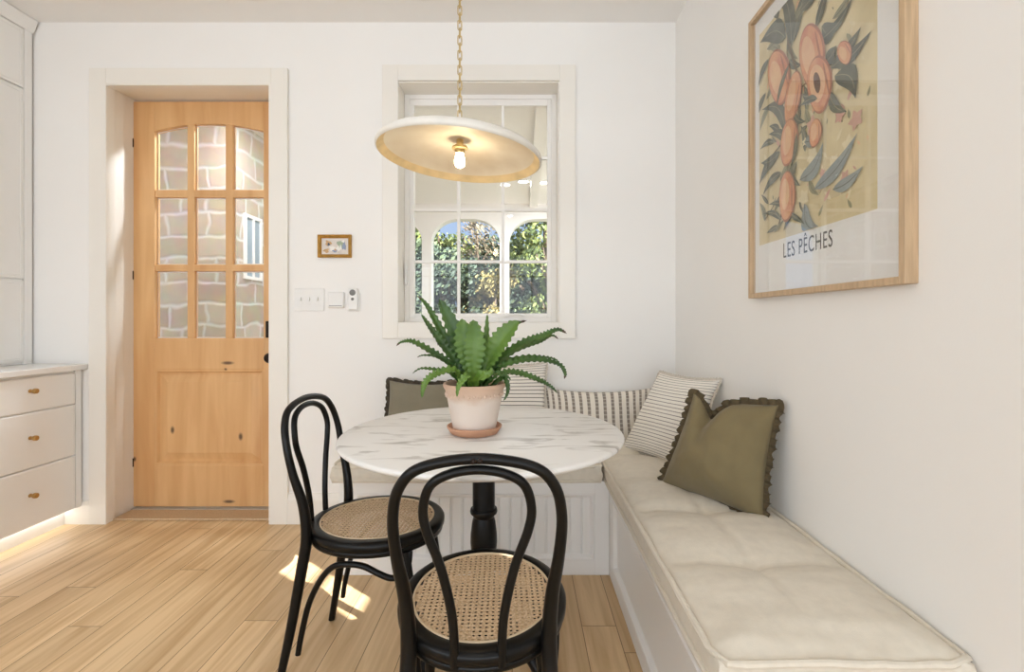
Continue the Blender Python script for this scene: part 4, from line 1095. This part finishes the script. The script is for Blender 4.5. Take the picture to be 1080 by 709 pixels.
# ------------------------------------------------------------------ unseen ceiling downlights added as room fill (behind the photographer)
def downlight(x, y, z, label, power, m=None, group='added ceiling fill lights'):
    d = thing('ceiling_light', label, 'ceiling light', (x, y, z), group=group)
    bm = bmesh.new(); lathe(bm, [(.052, -.001), (.075, -.001), (.075, -.006), (.055, -.006)], 40, capt=False); obj('trim_ring', bm, M['white_pl'], d)
    bm = bmesh.new(); lathe(bm, [(0, -.002), (.053, -.002)], 40, capt=False); obj('diffuser', bm, M['lamp_on'], d)
    if power:
        ld = bpy.data.lights.new('downlight', 'AREA'); ld.shape = 'DISK'; ld.size = .12; ld.energy = power; ld.color = (.93, 1, 1.08)
        lo = bpy.data.objects.new('light_source', ld); COL.objects.link(lo); lo.parent = d; lo.location = (0, 0, -.012)
    return d
for i, (x, y) in enumerate([(-1.9, .2), (-.2, -.2), (1.5, -.4), (-1.9, -1.6), (-.2, -1.9), (1.5, -2.0)]):
    downlight(x, y, H, 'round recessed downlight added as unseen fill in the room ceiling', 2.5)

# ------------------------------------------------------------------ outside: porch and garden
struct(obj('floor_porch', boxes([(-9, 6, YO, 6.6, -.12, -.02)]), M['paving'], smooth=False))
PCZ = 2.62
struct(obj('ceiling_porch', boxes([(-9, 6, YO, 6.5, PCZ, PCZ+.12)]), M['porch_w'], smooth=False))
bm = boxes([(.10, .20, YO, 6.1, PCZ-.045, PCZ), (-3.2, -3.1, YO, 6.1, PCZ-.045, PCZ)])
struct(obj('trim_5', bm, M['porch_w'], smooth=False))
# arcade: columns joined by flattened arches
YA, YA2 = 6.0, 6.16
bm = bmesh.new()
ow, cw = .872, .122; x = -1.152 - 6*(ow+cw)
for k in range(12):
    a, b_ = x, x+ow
    box(bm, a-cw, a, YA, YA2, -.02, PCZ)
    Nn = 20; zt_, cr = 2.43, .34
    def az(q):
        e = min(q-a, b_-q)
        return zt_ if e >= cr else zt_ - cr*.85*(1-math.sqrt(max(0, 1-((cr-e)/cr)**2)))
    prev = None
    for s in range(Nn+1):
        q = a + (b_-a)*(.5-.5*math.cos(PI*s/Nn))
        if prev is not None:
            prism(bm, [(prev, az(prev)), (q, az(q)), (q, PCZ), (prev, PCZ)], 'y', YA, YA2)
        prev = q
    x += ow+cw
box(bm, x-cw, x, YA, YA2, -.02, PCZ)
struct(obj('wall_arcade', bm, M['porch_w'], smooth=False))
# stone wall facing the entry door with a return running away from the house
struct(obj('wall_stone', boxes([(-7.5, -2.11, 3.4, 3.8, -.02, PCZ), (-2.41, -2.11, 3.8, 5.99, -.02, PCZ)]), M['stone'], smooth=False))
sw2 = sempty('window_6', (-2.11, 3.66, 1.5))
bm = bmesh.new()
for (a, b_, c, d) in ((3.56, 3.585, 1.45, 1.95), (3.77, 3.795, 1.45, 1.95), (3.585, 3.77, 1.45, 1.475), (3.585, 3.77, 1.925, 1.95), (3.67, 3.69, 1.475, 1.925)): box(bm, -2.115, -2.095, a, b_, c, d)
keep(obj('window_frame', bm, M['porch_w'], smooth=False), sw2)
keep(obj('pane', boxes([(-2.114, -2.105, 3.585, 3.77, 1.475, 1.925)]), M['pane_blue'], smooth=False), sw2)
for (x, y) in ((.245, 5.06), (.02, 5.02), (-1.7, 3.1)):
    downlight(x, y, PCZ, 'round downlight in the porch ceiling', 12 if x > -1 else 22, group='porch ceiling lights')
struct(obj('ground', boxes([(-40, 40, 6.6, 60, -.4, -.25)]), M['grass'], smooth=False))

def tree_meshes(seed, h, cr, nl, cz, leaf_s):
    rd = random.Random(seed)
    bm = bmesh.new()
    tube(bm, catmull([(0, 0, -.3, .16), (.05, .02, h*.25, .13), (-.06, .05, h*.5, .10), (.04, -.03, h*.78, .05), (0, 0, h*.95, .02)], 6), 9)
    cl = []
    for k in range(26):
        a = rd.uniform(0, 2*PI); zz = rd.uniform(cz, h); r = cr*math.sqrt(rd.random())*(1-.55*max(0, (zz-cz)/(h-cz))**2)
        q = Vector((r*math.cos(a), r*math.sin(a), zz)); cl.append((q, rd.uniform(.35, .62)*cr*.62))
        if k % 2 == 0:
            tube(bm, catmull([(0, 0, max(.4, zz-.9*r-.3), .05), (q.x*.5, q.y*.5, zz-.35*r, .03), (q.x, q.y, zz, .01)], 4), 6)
    tm = bpy.data.meshes.new('tree_trunk'); bm.to_mesh(tm); bm.free(); tm.materials.append(M['bark'])
    vs, fs, mi = [], [], []
    for k in range(nl):
        q, r = cl[rd.randrange(len(cl))]
        d = Vector((rd.gauss(0, 1), rd.gauss(0, 1), rd.gauss(0, 1))).normalized()*r*rd.random()**.4
        p = q + d*Vector((1, 1, .8)).length/1.6
        n = Vector((rd.gauss(0, 1), rd.gauss(0, 1), rd.gauss(.6, 1))).normalized(); u = n.orthogonal().normalized()*leaf_s*rd.uniform(.6, 1.3); v = n.cross(u)*.55
        b0 = len(vs); vs += [p-u, p+v*.8, p+u, p-v*.8]; fs.append((b0, b0+1, b0+2, b0+3)); mi.append(0 if rd.random() < .62 else 1)
    lm = bpy.data.meshes.new('tree_crown'); lm.from_pydata(vs, [], fs); lm.update()
    return tm, lm, mi
def tmat(n, a, b_):
    k = lambda c: tuple(q*.46 for q in c[:3]) + (1,)
    return mat(n, k(a), .7, col2=k(b_), scale=3, var=.3)
TM = {'green': (tmat('leaf_green', rgb(128, 146, 76), rgb(98, 118, 62)), tmat('leaf_green_light', rgb(182, 190, 104), rgb(150, 162, 84))),
      'dark': (tmat('leaf_dark', rgb(76, 98, 76), rgb(58, 78, 64)), tmat('leaf_dark_light', rgb(116, 134, 94), rgb(88, 108, 76))),
      'gold': (tmat('leaf_gold', rgb(190, 170, 106), rgb(156, 146, 90)), tmat('leaf_gold_light', rgb(214, 196, 134), rgb(180, 166, 104))),
      'brown': (tmat('leaf_brown', rgb(152, 132, 108), rgb(122, 110, 86)), tmat('leaf_brown_light', rgb(176, 162, 124), rgb(146, 138, 102)))}
TV = {}
for nm, sd, h, cr, nl, cz, ls in (('green', 1, 4.2, 1.15, 4600, .9, .065), ('dark', 2, 3.0, 1.2, 8000, .3, .07), ('gold', 3, 3.4, 1.0, 5500, .5, .065), ('brown', 4, 4.6, 1.3, 3400, 1.0, .06)):
    tm, lm, mi = tree_meshes(sd, h, cr, nl, cz, ls)
    for mm in TM[nm]: lm.materials.append(mm)
    lm.polygons.foreach_set('material_index', mi)
    TV[nm] = (tm, lm)
def tree(kind, px, Y, s, rz, label):
    x = (px-550)/F*Y
    t = thing('garden_tree', label, 'tree', (x, Y, -.26), rz, group='trees in the garden')
    t.scale = (s, s, s)
    for nm, me in zip(('trunk', 'crown'), TV[kind]):
        o = bpy.data.objects.new(nm, me); COL.objects.link(o); o.parent = t
for a in (('dark', 468, 9.6, .92, .3, 'low dark green tree behind left part of the left arch'),
          ('green', 462, 11.5, .88, 1.0, 'tall airy green tree at left of the left arch'),
          ('brown', 503, 11.0, .80, 2.1, 'brownish half bare tree in the middle of the left arch'),
          ('gold', 520, 9.4, .68, .7, 'small golden leaved tree at right side of the left arch'),
          ('gold', 487, 9.9, .74, 3.7, 'pale gold shrub-like tree near the middle window muntin'),
          ('green', 577, 9.5, .92, 4.2, 'bright green tree at right edge of the right arch'),
          ('dark', 548, 10.2, .95, 5.2, 'dark evergreen at left of the right arch'),
          ('green', 545, 13.0, .86, 2.6, 'distant light green tree behind the dark evergreen'),
          ('dark', 505, 12.6, 1.1, 2.2, 'dark background tree low in the left arch'),
          ('dark', 440, 11.0, 1.1, 1.2, 'dark tree behind the leftmost porch column'),
          ('dark', 585, 12.5, 1.15, 4.4, 'dark background tree low in the right arch'),
          ('green', 425, 10.6, .9, 5.0, 'green tree mostly hidden by the left window edge'),
          ('green', 612, 11.4, 1.0, .4, 'green tree mostly hidden by the right window edge')):
    tree(*a)

# ------------------------------------------------------------------ light
sun = bpy.data.lights.new('sun', 'SUN'); sun.energy = 27; sun.angle = math.radians(.3); sun.color = (1, .98, .95)
so = bpy.data.objects.new('sun', sun); COL.objects.link(so)
so.rotation_euler = Vector((-.797, .604, -.42)).to_track_quat('-Z', 'Y').to_euler()
so.location = (8, -7, 6)
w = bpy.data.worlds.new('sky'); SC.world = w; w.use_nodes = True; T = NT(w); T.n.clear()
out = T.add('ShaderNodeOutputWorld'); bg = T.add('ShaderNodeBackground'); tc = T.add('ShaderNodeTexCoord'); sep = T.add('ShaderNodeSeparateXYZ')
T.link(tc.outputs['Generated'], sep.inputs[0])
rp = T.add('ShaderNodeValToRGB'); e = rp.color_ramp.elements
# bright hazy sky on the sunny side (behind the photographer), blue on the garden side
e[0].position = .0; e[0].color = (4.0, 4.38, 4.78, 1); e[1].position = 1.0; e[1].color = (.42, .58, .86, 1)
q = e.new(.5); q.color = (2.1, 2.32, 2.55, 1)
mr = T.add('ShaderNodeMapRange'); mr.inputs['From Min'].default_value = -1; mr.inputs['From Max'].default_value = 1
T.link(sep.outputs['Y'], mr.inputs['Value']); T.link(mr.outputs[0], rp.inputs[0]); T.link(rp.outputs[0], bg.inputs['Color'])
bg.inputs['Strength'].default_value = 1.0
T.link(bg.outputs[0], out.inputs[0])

# ------------------------------------------------------------------ camera and view
cam = bpy.data.cameras.new('camera'); co = bpy.data.objects.new('camera', cam); COL.objects.link(co)
co.location = (0, 0, CAMZ); co.rotation_euler = (PI/2, 0, 0)
cam.sensor_fit = 'HORIZONTAL'; cam.sensor_width = 36; cam.lens = 36*F/1080
cam.shift_x = (540-550)/1080; cam.shift_y = (338-354.5)/1080
cam.clip_start = .02; cam.clip_end = 200
SC.camera = co
SC.view_settings.view_transform = 'Standard'; SC.view_settings.look = 'None'; SC.view_settings.gamma = 1; SC.view_settings.use_curve_mapping = False
SC.view_settings.exposure = 0.0
SC.cycles.use_denoising = True; SC.cycles.max_bounces = 12; SC.cycles.diffuse_bounces = 8; SC.cycles.transparent_max_bounces = 12
SC.cycles.sample_clamp_indirect = 6
